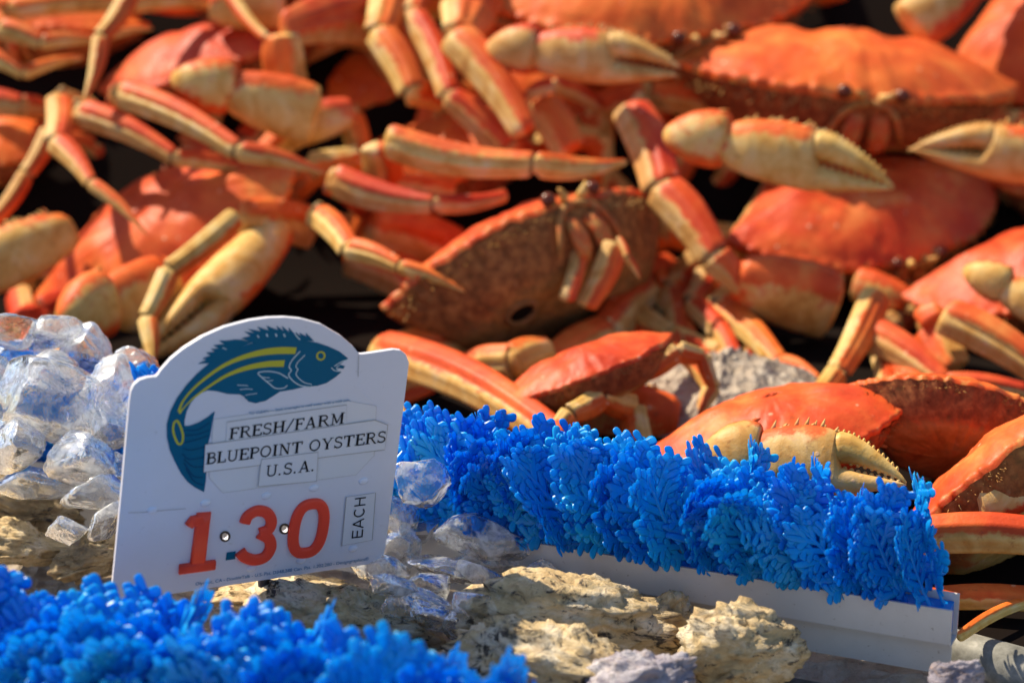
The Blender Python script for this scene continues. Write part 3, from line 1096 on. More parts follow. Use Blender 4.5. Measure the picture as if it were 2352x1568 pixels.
def hedge(label, A, B, base_z, count, hgt, seed):
    """channel from A to B (x, y), fronds rising from it"""
    R = random.Random(seed)
    A, B = np.array([*A, 0.0]), np.array([*B, 0.0])
    t = unit(B - A)
    nrm = np.array([t[1], -t[0], 0])           # towards the viewer's side
    if nrm[1] > 0:
        nrm = -nrm
    root = thing('hedge_divider', label, 'divider', (*A[:2], 0.0), 'plastic hedge dividers')
    Z = np.array([0, 0, 1.0])

    def bar(prof, name, mat, a=A, b=B, ends=True):
        v = []
        for e in (a, b):
            for o, z in prof:
                v.append(e + nrm * o + Z * z)
        m = len(prof)
        f = [[j, (j + 1) % m, m + (j + 1) % m, m + j] for j in range(m)]
        f += [list(range(m))[::-1], [m + j for j in range(m)]]
        return mesh_obj(name, v, f, mat, root, smooth=False)
    # front lip of the channel, back wall, panel below, blue foot of the fronds held between
    w = .0052
    bz = base_z
    bar([(w, bz - .0125), (w + .0009, bz - .0125), (w + .0009, bz), (w, bz)], 'channel_lip', rail_white)
    bar([(-w - .0009, bz - .015), (-w, bz - .015), (-w, bz + .001), (-w - .0009, bz + .001)], 'channel_back', rail_white)
    bar([(-w, bz - .0150), (w - .0008, bz - .0142), (w - .0008, bz - .0134), (-w, bz - .0140)], 'channel_floor', rail_white)
    bar([(w - .0032, .0), (w - .0022, .0), (w - .0022, bz - .0142), (w - .0032, bz - .0142)], 'panel', rail_white)
    bar([(-w + .0006, bz - .0125), (w - .0006, bz - .0125), (w - .0006, bz - .0015), (-w + .0006, bz - .0015)], 'frond_foot', blue, A, B - t * .0015)
    L = np.linalg.norm(B - A)
    for i in range(count):
        s = (i + R.uniform(-.4, .4)) / count * (L - .006) + .004
        row = (0, 1, 0, 2)[i % 4]                 # front, middle, back rank
        lat = (0.26, 0.0, -0.40)[row] + R.gauss(0, .08)
        lean = -0.45 + R.gauss(0, .15)
        if s > L - .03:
            lean = -0.50 + R.gauss(0, .05)
            lat *= .6
        if s < .02:
            lean = R.gauss(0, .2)
        up = unit(Z + nrm * lat * 0.95 + t * lean)
        # the leaf's face looks along the rail towards the near end, turned a little to its own side
        face = unit(t * R.gauss(.55, .22) + nrm * ((.95, .7, -.2)[row] + R.gauss(0, .25)) + Z * R.gauss(.3, .12))
        face = unit(face - up * np.dot(face, up))
        sx = unit(np.cross(up, face))
        h = hgt * R.uniform(.78, 1.08) * (1.0 if row == 1 else .92)
        wd = h * R.uniform(.72, .92)
        pos = A + t * s + nrm * lat * .004 + Z * (bz - .002)
        o = bpy.data.objects.new('frond', R.choice(FRONDS))
        COL.objects.link(o)
        o.parent = root
        m = np.eye(4)
        m[:3, 0], m[:3, 1], m[:3, 2], m[:3, 3] = sx * wd, up * h, face * h * .8, pos - BASE[root.name]
        o.matrix_local = Matrix(m.tolist())
    return root


HZ = 0.025
# ends of the channel of the rear hedge: the near end shows beside the pipe
ra, rb = P(-160, 1022, .937), P(2196, 1388, .80)
hedge('blue leafy plastic hedge in a white channel between the crabs and the oysters',
      ra[:2], rb[:2], HZ, 128, .0385, 3)
ga, gb = np.array([-0.215, 0.688]), np.array([0.020, 0.5920])
hedge('blue leafy plastic hedge standing along the front edge of the oyster tray',
      ga, gb, .010, 170, .049, 5)

# ------------------------------------------------------------------ price sign
ALPHA = math.radians(25.0)
sd = 0.795
h2 = np.array([math.cos(math.radians(7.9)), math.sin(math.radians(7.9))]) * math.cos(ALPHA)
hvec = np.array([h2[0], h2[1], -math.sin(ALPHA)])           # camera frame, right side farther
v2 = np.array([math.sin(math.radians(5.6)), math.cos(math.radians(5.6))])
kz = -(h2 @ v2) / hvec[2]
vvec = unit(np.array([v2[0], v2[1], kz]))
hW, vW = R_CAM @ unit(hvec), R_CAM @ vvec
vW = unit(vW - hW * np.dot(hW, vW))
nW = np.cross(hW, vW)
SO = P(600, 1080, sd)


def SZ(zx, zy):
    """point of the sign's drawing -> (a, b) in the plane of the sign, metres"""
    u, v = (270 + zx / 2.24) * .9408, (740 + zy / 2.24) * .9408
    r = P(u, v, 1.0) - EYE
    t = np.dot(SO - EYE, nW) / np.dot(r, nW)
    p = EYE + r * t - SO
    return np.array([np.dot(p, hW), np.dot(p, vW)])


def S3(ab, lift):
    ab = np.atleast_2d(ab)
    return SO + ab[:, [0]] * hW + ab[:, [1]] * vW + lift * nW


foot = S3(SZ(848, 1560), 0)[0]
sign = thing('price_sign', 'white price tag with teal fish and raised red 1.30 on a thin stake', 'sign', (foot[0], foot[1], 0.0))


def smooth_loop(pts, n):
    p = np.array(pts + pts[:3], float)
    c = catmull(p, n * (len(p) - 1) + 1)
    return c[n:-2 * n]


def poly_mesh(loops, lift, thick=0.0):
    """loops of (a, b): filled polygon with holes, optional thickness behind it"""
    allp = np.vstack(loops)
    tri = tessellate_polygon([[Vector((x, y, 0)) for x, y in lp] for lp in loops])
    n = len(allp)
    v = S3(allp, lift)
    f = [list(t) for t in tri]
    area = lambda t: np.cross(allp[t[1]] - allp[t[0]], allp[t[2]] - allp[t[0]])
    f = [t if area(t) > 0 else t[::-1] for t in f]
    if thick:
        v = np.vstack([v, S3(allp, lift - thick)])
        f += [[i + n for i in t[::-1]] for t in f]
        k = 0
        for lp in loops:
            m = len(lp)
            f += [[k + j, k + (j + 1) % m, n + k + (j + 1) % m, n + k + j][::-1] for j in range(m)]
            k += m
    return v, f


def ribbon(pts, widths, lift, closed=False):
    p = np.array(pts, float)
    m = len(p)
    w = np.broadcast_to(np.asarray(widths, float), (m,))
    v, f = [], []
    for i in range(m):
        if closed:
            t = p[(i + 1) % m] - p[i - 1]
        else:
            t = p[min(i + 1, m - 1)] - p[max(i - 1, 0)]
        t = t / max(1e-9, np.linalg.norm(t))
        s = np.array([-t[1], t[0]])
        v += [p[i] + s * w[i] / 2, p[i] - s * w[i] / 2]
    for i in range(m if closed else m - 1):
        j = (i + 1) % m
        f.append([2 * i, 2 * i + 1, 2 * j + 1, 2 * j])
    return S3(np.array(v), lift), f


PX = 0.92e-4 * 0.79      # metres of the sign per drawing unit (about)
PX = np.linalg.norm(SZ(1000, 800) - SZ(400, 886)) / math.hypot(600, 86)

rim = [(0, 1640), (20, 1440), (60, 1030), (104, 530), (112, 480), (128, 446), (158, 420), (200, 407), (250, 401), (262, 388), (276, 366),
       (330, 305), (400, 248), (500, 185), (620, 132), (760, 95), (860, 81), (950, 78), (1040, 86), (1150, 116), (1260, 180),
       (1328, 238), (1352, 268), (1362, 279), (1380, 279), (1470, 266), (1545, 254), (1585, 258), (1616, 282), (1631, 325), (1626, 370),
       (1595, 620), (1560, 900), (1525, 1170), (1503, 1335), (1490, 1375), (1455, 1412), (1420, 1424), (900, 1503), (450, 1570), (40, 1632)]
holes = [[(625 + 21 * math.cos(a), 1272 + 22 * math.sin(a)) for a in np.linspace(0, 2 * np.pi, 16, endpoint=False)],
         [(950 + 21 * math.cos(a), 1231 + 22 * math.sin(a)) for a in np.linspace(0, 2 * np.pi, 16, endpoint=False)]]
loops = [np.array([SZ(*p) for p in lp]) for lp in [rim] + holes]
v, f = poly_mesh(loops, 0, .0013)
plate = mesh_obj('plate', v, f, sign_white, sign, smooth=False)
for hl in holes:
    c = np.mean([SZ(*p) for p in hl], axis=0)
    ring = np.array([c + (SZ(*p) - c) * 1.12 for p in hl])
    v, f = ribbon(ring, PX * 13, .00025, True)
    mesh_obj('grommet', v, f, grommet, sign)

LIFT = .00018
fish = [(1298, 300), (1250, 262), (1190, 235), (1130, 215), (1060, 202), (960, 195), (870, 200), (780, 215), (700, 238), (620, 275),
        (540, 325), (470, 385), (410, 450), (360, 520), (325, 590), (306, 660), (307, 730), (322, 800), (348, 860), (385, 930),
        (420, 975), (460, 1005), (510, 1030), (520, 970), (524, 910), (520, 850), (525, 790), (545, 720), (556, 650), (570, 588),
        (530, 620), (480, 650), (430, 668), (404, 668), (404, 640), (415, 590), (440, 540), (480, 495), (530, 475), (580, 480),
        (640, 495), (705, 497), (735, 512), (752, 536), (790, 545), (845, 533), (890, 505), (925, 482), (1000, 470), (1060, 455),
        (1130, 450), (1180, 435), (1230, 402), (1262, 374), (1242, 368), (1243, 353), (1272, 357), (1281, 342), (1250, 334)]
mbf = MB()
mbf.add(*poly_mesh([np.array([SZ(*p) for p in fish])], LIFT))
dors = [(1112, 206), (1085, 178), (1066, 160), (1070, 180), (1030, 160), (1040, 182), (1012, 157), (1010, 172), (972, 130), (975, 156),
        (935, 122), (945, 150), (905, 121), (915, 146), (850, 121), (865, 148), (800, 126), (820, 152), (750, 139), (785, 162), (728, 152),
        (765, 178), (712, 190), (780, 217), (870, 202), (960, 197), (1060, 204)]
mbf.add(*poly_mesh([np.array([SZ(*p) for p in dors])], LIFT))
dors2 = [(775, 212), (720, 200), (680, 197), (640, 203), (590, 203), (620, 222), (560, 228), (590, 246), (545, 248), (570, 264), (520, 268),
         (545, 285), (500, 300), (522, 308), (474, 330), (540, 327), (620, 277), (700, 240)]
mbf.add(*poly_mesh([np.array([SZ(*p) for p in dors2])], LIFT))
pelv = [(705, 470), (735, 520), (790, 546), (850, 530), (900, 495), (820, 460)]
mbf.add(*poly_mesh([np.array([SZ(*p) for p in pelv])], LIFT + .00003))
fp = mbf.build('fish_print', teal, sign, smooth=False, tint=False)


def print_ribbon(name, pts, w, mat, lift=.00032, closed=False, n=6, parent=fp):
    a = np.array([(*SZ(x, y), ww * PX) for (x, y), ww in zip(pts, np.broadcast_to(w, (len(pts),)))])
    if closed:
        a = np.vstack([a, a[:1]])
    c = catmull(a, n * (len(a) - 1) + 1)
    if closed:
        c = c[:-1]
    v, f = ribbon(c[:, :2], c[:, 2], lift, closed)
    return sub(name, v, f, mat, parent, sign, None, False)


print_ribbon('stripe', [(1012, 257), (930, 256), (830, 266), (720, 294), (620, 337), (530, 397), (450, 465), (395, 532), (370, 590)],
             [38, 40, 36, 28, 22, 18, 14, 12, 16], yellow)
print_ribbon('stripe', [(948, 327), (850, 331), (740, 352), (630, 394), (530, 457), (450, 517), (400, 568), (374, 600)],
             [38, 34, 28, 20, 14, 10, 8, 14], yellow)
print_ribbon('tail_ring', [(345, 650), (362, 640), (380, 670), (394, 720), (388, 760), (368, 765), (348, 725), (340, 685)], 12, yellow, closed=True)
print_ribbon('eye_ring', [(1148 + 21 * math.cos(a), 285 + 21 * math.sin(a)) for a in np.linspace(0, 2 * np.pi, 10, endpoint=False)], 10, yellow, closed=True)
for pts, w in (([(1035, 260), (990, 310), (975, 345), (986, 365), (972, 390), (1000, 425), (1040, 448), (1095, 456)], 6),
               ([(1062, 280), (1022, 320), (1012, 345), (1022, 360), (1012, 385), (1030, 410), (1060, 432), (1098, 441)], 5),
               ([(968, 408), (920, 380), (860, 370), (806, 377), (822, 400), (870, 440), (900, 462), (945, 461), (965, 446)], 6),
               ([(822, 400), (845, 404), (868, 405)], 4), ([(848, 425), (868, 422), (886, 418)], 4),
               ([(690, 445), (720, 446), (750, 448)], 4), ([(705, 470), (740, 466), (775, 468)], 4), ([(735, 500), (770, 494), (800, 490)], 4),
               ([(1298, 305), (1260, 318), (1222, 342)], 6), ([(1250, 335), (1235, 350), (1243, 368)], 5), ([(1205, 350), (1225, 366), (1258, 370)], 5),
               ([(1005, 163), (1022, 185), (1035, 197)], 6), ([(900, 165), (907, 180)], 8), ([(850, 165), (857, 180)], 8), ([(945, 165), (953, 182)], 7),
               ([(800, 172), (810, 186)], 6), ([(610, 240), (632, 250)], 5)):
    print_ribbon('pale_line', pts, w, line_white)
for pts in ([(400, 690), (470, 690), (540, 650)], [(405, 720), (470, 715), (540, 690)], [(400, 760), (460, 745), (535, 720)], [(395, 790), (440, 800), (520, 780)],
            [(390, 820), (430, 850), (510, 840)], [(400, 850), (450, 890), (510, 890)], [(400, 870), (450, 940), (505, 950)], [(410, 900), (455, 970), (505, 990)]):
    print_ribbon('tail_line', pts, 6, teal_dark)


def quad_label(name, corners, lift, mat=tape):
    c = np.array([SZ(*p) for p in corners])
    v, f = poly_mesh([c], lift, .00012)
    o = mesh_obj(name, v, f, mat, sign, smooth=False)
    vv, ff = ribbon(c, PX * (1.5 if name == 'pocket' else 4), lift + .00003, True)
    sub('label_edge', vv, ff, tape_edge, o, sign, None, False)
    return o


# clear pocket the name strips slide into
quad_label('pocket', [(562, 632), (1288, 530), (1452, 560), (1440, 830), (1340, 936), (612, 1034), (538, 950)], .00022)
l1 = quad_label('name_strip', [(634, 646), (1288, 552), (1288, 660), (628, 762)], .00042)
l2 = quad_label('name_strip', [(515, 768), (1440, 634), (1512, 660), (1496, 795), (506, 918)], .00064)
l3 = quad_label('name_strip', [(820, 846), (1130, 806), (1120, 966), (803, 994)], .00086)
l4 = quad_label('unit_strip', [(1287, 1056), (1447, 1032), (1428, 1290), (1262, 1322)], .00040)

# serif letters drawn as strokes: (points, weight) in cap-height units; thick stems, thin joins
TK, TN = .20, .10


def arc(cx, cy, rx, ry, a0, a1, n=14):
    return [(cx + rx * math.cos(math.radians(a)), cy + ry * math.sin(math.radians(a))) for a in np.linspace(a0, a1, n)]


def stem(x, y0=0, y1=1, serif=.13):
    s = [([(x, y0), (x, y1)], TK)]
    if serif:
        s += [([(x - serif - .04, y1 - .03), (x + serif + .04, y1 - .03)], .06), ([(x - serif - .04, y0 + .03), (x + serif + .04, y0 + .03)], .06)]
    return s


G = {
    'F': (.66, stem(.2) + [([(.2, .96), (.62, .96)], TN), ([(.60, 1), (.60, .76)], TN), ([(.2, .52), (.50, .52)], TN), ([(.49, .62), (.49, .42)], TN)]),
    'E': (.70, stem(.2) + [([(.2, .96), (.64, .96)], TN), ([(.62, 1), (.62, .76)], TN), ([(.2, .52), (.50, .52)], TN), ([(.49, .62), (.49, .42)], TN),
                           ([(.2, .04), (.68, .04)], TN), ([(.66, 0), (.66, .26)], TN)]),
    'L': (.66, stem(.2) + [([(.2, .04), (.64, .04)], TN), ([(.62, 0), (.62, .28)], TN)]),
    'H': (.86, stem(.2) + stem(.68) + [([(.2, .52), (.68, .52)], TN)]),
    'I': (.40, stem(.2)),
    'P': (.70, stem(.2) + [([(.2, .96), (.40, .96)] + arc(.40, .73, .24, .23, 90, -90) + [(.2, .5)], .11)]),
    'R': (.80, stem(.2) + [([(.2, .96), (.40, .96)] + arc(.40, .74, .23, .22, 90, -90) + [(.2, .52)], .11), ([(.42, .52), (.70, .03), (.80, .03)], .13)]),
    'B': (.74, stem(.2) + [([(.2, .96), (.40, .96)] + arc(.40, .76, .20, .20, 90, -90) + [(.2, .55)], .11),
                           ([(.2, .55), (.42, .55)] + arc(.42, .295, .25, .255, 90, -90) + [(.2, .04)], .12)]),
    'S': (.66, [(arc(.34, .735, .21, .225, 25, 215) + [(.34, .52)] + arc(.34, .265, .23, .235, 55, -160), .12), ([(.55, .98), (.55, .72)], .05), ([(.10, .02), (.10, .30)], .05)]),
    'A': (.84, [([(.42, .99), (.16, .0)], .08), ([(.42, .99), (.68, .0)], .17), ([(.24, .33), (.60, .33)], TN), ([(.04, .03), (.28, .03)], .06), ([(.54, .03), (.82, .03)], .06)]),
    'M': (1.0, [([(.22, 0), (.22, 1)], .08), ([(.22, .98), (.50, .12)], .14), ([(.50, .12), (.78, .98)], .08), ([(.80, 0), (.80, 1)], TK),
                ([(.06, .03), (.36, .03)], .06), ([(.64, .03), (.96, .03)], .06), ([(.08, .97), (.24, .97)], .06), ([(.78, .97), (.96, .97)], .06)]),
    'N': (.90, [([(.2, 0), (.2, 1)], .08), ([(.2, .97), (.70, .05)], .16), ([(.70, 0), (.70, 1)], .08), ([(.06, .03), (.34, .03)], .06), ([(.56, .97), (.84, .97)], .06), ([(.06, .97), (.24, .97)], .06)]),
    'U': (.84, [([(.2, 1), (.2, .32)] + arc(.44, .30, .24, .26, 180, 360) + [(.68, .32), (.68, 1)], .12), ([(.06, .97), (.36, .97)], .06), ([(.54, .97), (.82, .97)], .06)]),
    'O': (.88, [(arc(.44, .5, .32, .45, 0, 360, 26), .12)]),
    'T': (.78, stem(.39, 0, 1, .10) + [([(.06, .96), (.72, .96)], TN), ([(.075, 1), (.075, .74)], TN), ([(.705, 1), (.705, .74)], TN)]),
    'Y': (.82, [([(.41, 0), (.41, .46)], TK), ([(.41, .44), (.14, .97)], .14), ([(.41, .44), (.68, .97)], .08), ([(.26, .03), (.56, .03)], .06), ([(.02, .97), (.28, .97)], .06), ([(.56, .97), (.80, .97)], .06)]),
    '/': (.55, [([(.04, -.06), (.50, 1.06)], .10)]),
    '.': (.34, [([(.15, .0), (.15, .15)], .16)]),
    ' ': (.38, []),
}
SANS = {
    'E': (.72, [([(.14, 0), (.14, 1)], .13), ([(.1, .94), (.64, .94)], .12), ([(.1, .52), (.60, .52)], .12), ([(.1, .06), (.66, .06)], .12)]),
    'A': (.76, [([(.06, 0), (.37, 1)], .13), ([(.68, 0), (.37, 1)], .13), ([(.16, .32), (.58, .32)], .11)]),
    'C': (.78, [(arc(.42, .5, .30, .44, 48, 312, 20), .13)]),
    'H': (.80, [([(.14, 0), (.14, 1)], .13), ([(.64, 0), (.64, 1)], .13), ([(.14, .53), (.64, .53)], .12)]),
}


def lettering(text, p0, p1, upv, lift, parent, font=G, mat=black_ink):
    total = sum(font[c][0] for c in text)
    p0, p1, upv = np.array(p0, float), np.array(p1, float), np.array(upv, float)
    ex = (p1 - p0) / total
    capw = np.linalg.norm(upv)
    x = 0
    for ch in text:
        adv, strokes = font[ch]
        if strokes:
            mb = MB()
            for si, (pts, w) in enumerate(strokes):
                pp = np.array([SZ(*(p0 + ex * (x + a) + upv * b)) for a, b in pts])
                mb.add(*ribbon(pp, w * capw * PX, lift + si * .000006))
            mb.build('letter', mat, parent, smooth=False, tint=False, root=sign)
        x += adv


lettering('FRESH/FARM', (640, 741), (1275, 652), (7, -62), .00062, l1)
lettering('BLUEPOINT OYSTERS', (512, 875), (1500, 752), (7, -62), .00084, l2)
lettering('U.S.A.', (836, 942), (1112, 907), (7, -62), .00106, l3)
lettering('EACH', (1374, 1280), (1394, 1044), (-60, 8), .00060, l4, SANS)


def small_print(text, p0, p1, mat, lift):
    cu = bpy.data.curves.new('small_print', 'FONT')
    cu.body = text
    cu.size = 1.0
    ob = bpy.data.objects.new('tmp', cu)
    COL.objects.link(ob)
    dg = bpy.context.evaluated_depsgraph_get()
    me = bpy.data.meshes.new_from_object(ob.evaluated_get(dg))
    co = np.array([v.co for v in me.vertices])
    fs = [list(p.vertices) for p in me.polygons]
    bpy.data.objects.remove(ob)
    a, b = SZ(*p0), SZ(*p1)
    ex = unit(b - a)
    ey = np.array([-ex[1], ex[0]])
    s = np.linalg.norm(b - a) / (co[:, 0].max() - co[:, 0].min())
    q_ = a + co[:, [0]] * s * ex + co[:, [1]] * s * ey
    mesh_obj('small_print', S3(q_, lift), fs, mat, sign, smooth=False)


small_print('TO CLEAN \u2014 Soak overnight in cold water with a mild soln.', (752, 606), (1308, 530), blue_ink, .00052)
small_print('Olympic, CA - DoubleTalk - U.S. Pat. D348,288 Can. Pat. 1,202,280 - Designgraphics\u00ae', (462, 1541), (1408, 1402), blue_ink, .0002)
v, f = poly_mesh([np.array([SZ(*p) for p in [(634, 1360), (684, 1353), (680, 1396), (628, 1403)]])], .0002)
mesh_obj('blue_square', v, f, teal, sign, smooth=False)


def relief(name, strokes, mat, height=.0013):
    """raised digit: rounded strip section swept along each stroke"""
    mb = MB()
    prof = [(-1, 0), (-1, .45), (-.93, .78), (-.74, .97), (-.4, 1.0), (.4, 1.0), (.74, .97), (.93, .78), (1, .45), (1, 0)]
    for si, (pts, w, closed) in enumerate(strokes):
        a = np.array([SZ(*p) for p in pts])
        ww = np.broadcast_to(np.asarray(w, float), (len(a),)) * PX / 2
        m = len(a)
        rows = []
        for i in range(m):
            t = (a[(i + 1) % m] - a[i - 1]) if closed else (a[min(i + 1, m - 1)] - a[max(i - 1, 0)])
            t = t / np.linalg.norm(t)
            s = np.array([-t[1], t[0]])
            for o, z in prof:
                rows.append(S3(a[i] + s * o * ww[i], .0001 + z * (height + si * .00002))[0])
        np_ = len(prof)
        f = []
        for i in range(m if closed else m - 1):
            j = (i + 1) % m
            for k in range(np_ - 1):
                f.append([i * np_ + k, j * np_ + k, j * np_ + k + 1, i * np_ + k + 1])
        if not closed:
            f += [list(range(np_)), [(m - 1) * np_ + k for k in range(np_)][::-1]]
        mb.add(np.array(rows), f)
    return mb.build(name, mat, sign, smooth=True, tint=False)


def dense(pts, n=8):
    return [tuple(p) for p in catmull(pts, n * (len(pts) - 1) + 1)]


relief('price_digit', [([(508, 1140), (500, 1200), (474, 1412)], [78, 80, 84], False), ([(372, 1450), (568, 1424)], 58, False),
                       ([(424, 1212), (445, 1186), (500, 1176)], [52, 62, 60], False)], red_plastic)
relief('price_digit', [(dense([(730, 1196), (750, 1156), (800, 1130), (852, 1142), (876, 1184), (862, 1230), (812, 1252)]), 62, False),
                       (dense([(812, 1252), (862, 1282), (872, 1330), (842, 1380), (785, 1398), (730, 1382), (704, 1352)]), 64, False)], red_plastic)
zero = []
for a in np.linspace(0, 2 * np.pi, 44, endpoint=False):
    c_, s_ = math.cos(a), math.sin(a)
    x_ = 80 * math.copysign(abs(c_) ** .72, c_)
    y_ = 134 * math.copysign(abs(s_) ** .82, s_)
    zero.append((1080 + x_ - y_ * .15 + 0, 1226 + y_ - x_ * .1))
relief('price_digit', [(zero, 62, True)], red_plastic)
for (x, y) in ((850, 1052), (1112, 1010), (518, 1092), (228, 1130), (1382, 972), (770, 1448), (1040, 1405), (1325, 1340)):
    c = SZ(x, y)
    vv, ff = ellipsoid((0, 0, 0), (30 * PX, 22 * PX, .0006), 14, 8)
    mesh_obj('snap_tab', SO + vv[:, [0]] * hW + vv[:, [1]] * vW + vv[:, [2]] * nW + c[0] * hW + c[1] * vW, ff, tab_white, sign)
# fine crease across the card and a scuff by the pocket
for pts, w in (([(95, 1142), (170, 1140), (300, 1128), (410, 1120)], 3), ([(1378, 484), (1420, 525), (1462, 566)], 6), ([(1355, 282), (1352, 400)], 3)):
    vv, ff = ribbon(np.array([SZ(*p) for p in pts]), w * PX, .0003)
    mesh_obj('scuff', vv, ff, tape_edge if w < 5 else tab_white, sign, smooth=False)
top = S3(SZ(850, 1480), -.0026)[0]
bot = np.array([top[0], top[1] + .004, -.004])
mb = MB()
mb.add(*capsule_chain([top, (top + bot) / 2, bot], [.0022, .0022, .0015], 8, .6, nW))
mb.build('stake', stake_mat, sign, tint=False)


# ------------------------------------------------------------------ oysters and ice
def bed_depth(v, z=0.0):
    s = (v - 784) * K
    return (CAM_H - z) / (SP + s * CP)


def oyster(label, u, v, wpx, hpx, ang, mat, z=.012, seed=0, depth=None):
    d = depth or bed_depth(v, z)
    c = P(u, v, d)
    a = wpx * K * d / 2
    h = hpx * K * d / 2
    NU, NV = 72, 40
    ph = np.linspace(0, 2 * np.pi, NU, endpoint=False)
    th = np.linspace(0.06, math.pi - .06, NV)
    pts = []
    for t in th:
        for p in ph:
            x, y, zz = math.sin(t) * math.cos(p), math.sin(t) * math.sin(p), math.cos(t)
            pts.append((x, y, zz))
    p0 = np.array(pts)
    taper = 1 - .28 * p0[:, 0]
    p = p0.copy()
    n1 = vnoise(p0, 1.5, seed)
    n2 = vnoise(p0, 4.0, seed + 5)
    n3 = np.abs(vnoise(p0, 9.0, seed + 11))
    n4 = vnoise(p0, 16.0, seed + 17)
    lay = np.sin((p0[:, 2] * 5 + n1 * 3 + n2 * 1.4) * 3.0)
    r = 1 + .24 * n1 + .12 * n2 + .14 * (n3 - .3) + .06 * n4 + .05 * lay
    p = p0 * r[:, None]
    p[:, 1] *= .72 * taper
    p[:, 2] *= taper
    ca, sa = math.cos(math.radians(ang)), math.sin(math.radians(ang))
    X = R_CAM @ np.array([ca, sa, -.15 * math.cos(seed)])
    X = unit(X)
    Zv = unit(R_CAM @ np.array([-sa, ca, .15]))
    Zv = unit(Zv - X * np.dot(X, Zv))
    Y = np.cross(Zv, X)
    vtx = p[:, [0]] * X * a + p[:, [1]] * Y * a * .8 + p[:, [2]] * Zv * h + c
    o = thing('oyster', label, 'oyster', (c[0], c[1], 0), 'oysters on the ice')
    mesh_obj('shell', vtx, grid_faces(NV, NU), mat, o)
    # lip: the thin flared edge of the upper valve
    e = [((1.03 + .12 * math.sin(3 * q_ + seed) + .05 * math.sin(11 * q_ + seed)) * math.cos(q_),
          (1.03 + .12 * math.sin(3 * q_ + seed) + .05 * math.sin(11 * q_ + seed)) * math.sin(q_)) for q_ in np.linspace(0, 2 * np.pi, 60, endpoint=False)]
    rows = []
    for sc, dz in ((.80, .10), (1.0, .03), (1.03, -.02), (.85, -.08)):
        for i, (x, y) in enumerate(e):
            w = .12 * math.sin(4 * i / 60 * 6.283 + seed)
            rows.append(x * sc * X * a * .90 + y * sc * .72 * (1 - .28 * x) * Y * a * .8 + (dz + w - .25) * Zv * h + c)
    mesh_obj('lip', rows, grid_faces(4, 60, True, True, True), mat, o)
    return o


oyster('large cream oyster with black flecks, its ridge rising beside the melting ice', 1320, 1432, 510, 225, -4, oy_cream, .014, 1)
oyster('cream oyster with a dark pitted crest lying against the white rail', 1700, 1505, 280, 245, 12, oy_cream, .012, 2)
oyster('tan oyster tucked under the large flecked one with a brown shaded hollow', 1280, 1545, 460, 210, -12, oy_cream, .012, 3)
oyster('blurred purple-grey oyster with a white nacre edge', 1470, 1580, 270, 170, 20, oy_purple, .022, 4, .765)
oyster('smooth cream oyster with a purplish back right under the price tag', 790, 1425, 420, 160, -10, oy_cream, .010, 5)
oyster('dark rough oyster streaked with rust and black beside the ice pile', 60, 1155, 260, 120, -18, oy_dark, .018, 6)
oyster('pale cream oyster lying below the dark streaked one', 40, 1250, 240, 90, -8, oy_cream, .012, 7)
oyster('small brown oyster half hidden between the tag and the front hedge', 205, 1290, 180, 80, 10, oy_dark, .010, 8)
oyster('grey ribbed oyster tip poking up against the foot of the white rail', 2195, 1560, 130, 100, 25, oy_purple, .010, 9, .775)
oyster('pale oyster leaning at the left edge of the tag', 235, 1235, 120, 60, 35, oy_cream, .012, 10)
oyster('small greyish oyster wedged between the flecked one and the rail', 1535, 1420, 130, 130, 70, oy_cream, .012, 11)
oyster('yellowish oyster behind the tag under the clear ice', 640, 1360, 300, 70, 4, oy_cream, .008, 12)


def ice(label, u, v, wpx, hpx, ang, mat, z=.012, seed=0, depth=None, sharp=.88):
    """one lump: a rounded block with chipped flats and melted dents"""
    R = random.Random(seed * 13 + 5)
    d = depth or bed_depth(v, z)
    c = P(u, v, d)
    a, h = wpx * K * d / 2, hpx * K * d / 2
    NU, NV = 44, 28
    planes = [(unit([R.gauss(0, 1), R.gauss(0, 1), R.gauss(0, 1)]), R.uniform(.50, .86)) for _ in range(13)]
    pts = []
    for i in range(NV):
        t = math.pi * (i + .5) / NV
        for j in range(NU):
            p_ = 2 * math.pi * j / NU
            pts.append((math.sin(t) * math.cos(p_), math.sin(t) * math.sin(p_), math.cos(t)))
    p0 = np.array(pts)
    p = p0 * 1.12
    for nrm, off in planes:
        k = p @ nrm
        over = np.clip(k - off, 0, None)
        p = p - over[:, None] * nrm * sharp
    p = p * (1 + .10 * vnoise(p0, 2.2, seed) + .04 * vnoise(p0, 6, seed + 3) + .015 * vnoise(p0, 14, seed + 6))[:, None]
    ca, sa = math.cos(math.radians(ang)), math.sin(math.radians(ang))
    X, Y = R_CAM @ np.array([ca, sa, 0]), R_CAM @ np.array([-sa, ca, 0])
    N = R_CAM @ np.array([0, 0, 1.0])
    vtx = p[:, [0]] * X * a + p[:, [1]] * Y * h + p[:, [2]] * N * (a + h) * .42 + c
    o = mesh_obj('ice_chunk', vtx - c, grid_faces(NV, NU), mat)
    o.location = c
    o['label'], o['category'], o['group'] = label, 'ice', 'ice chunks'
    return o


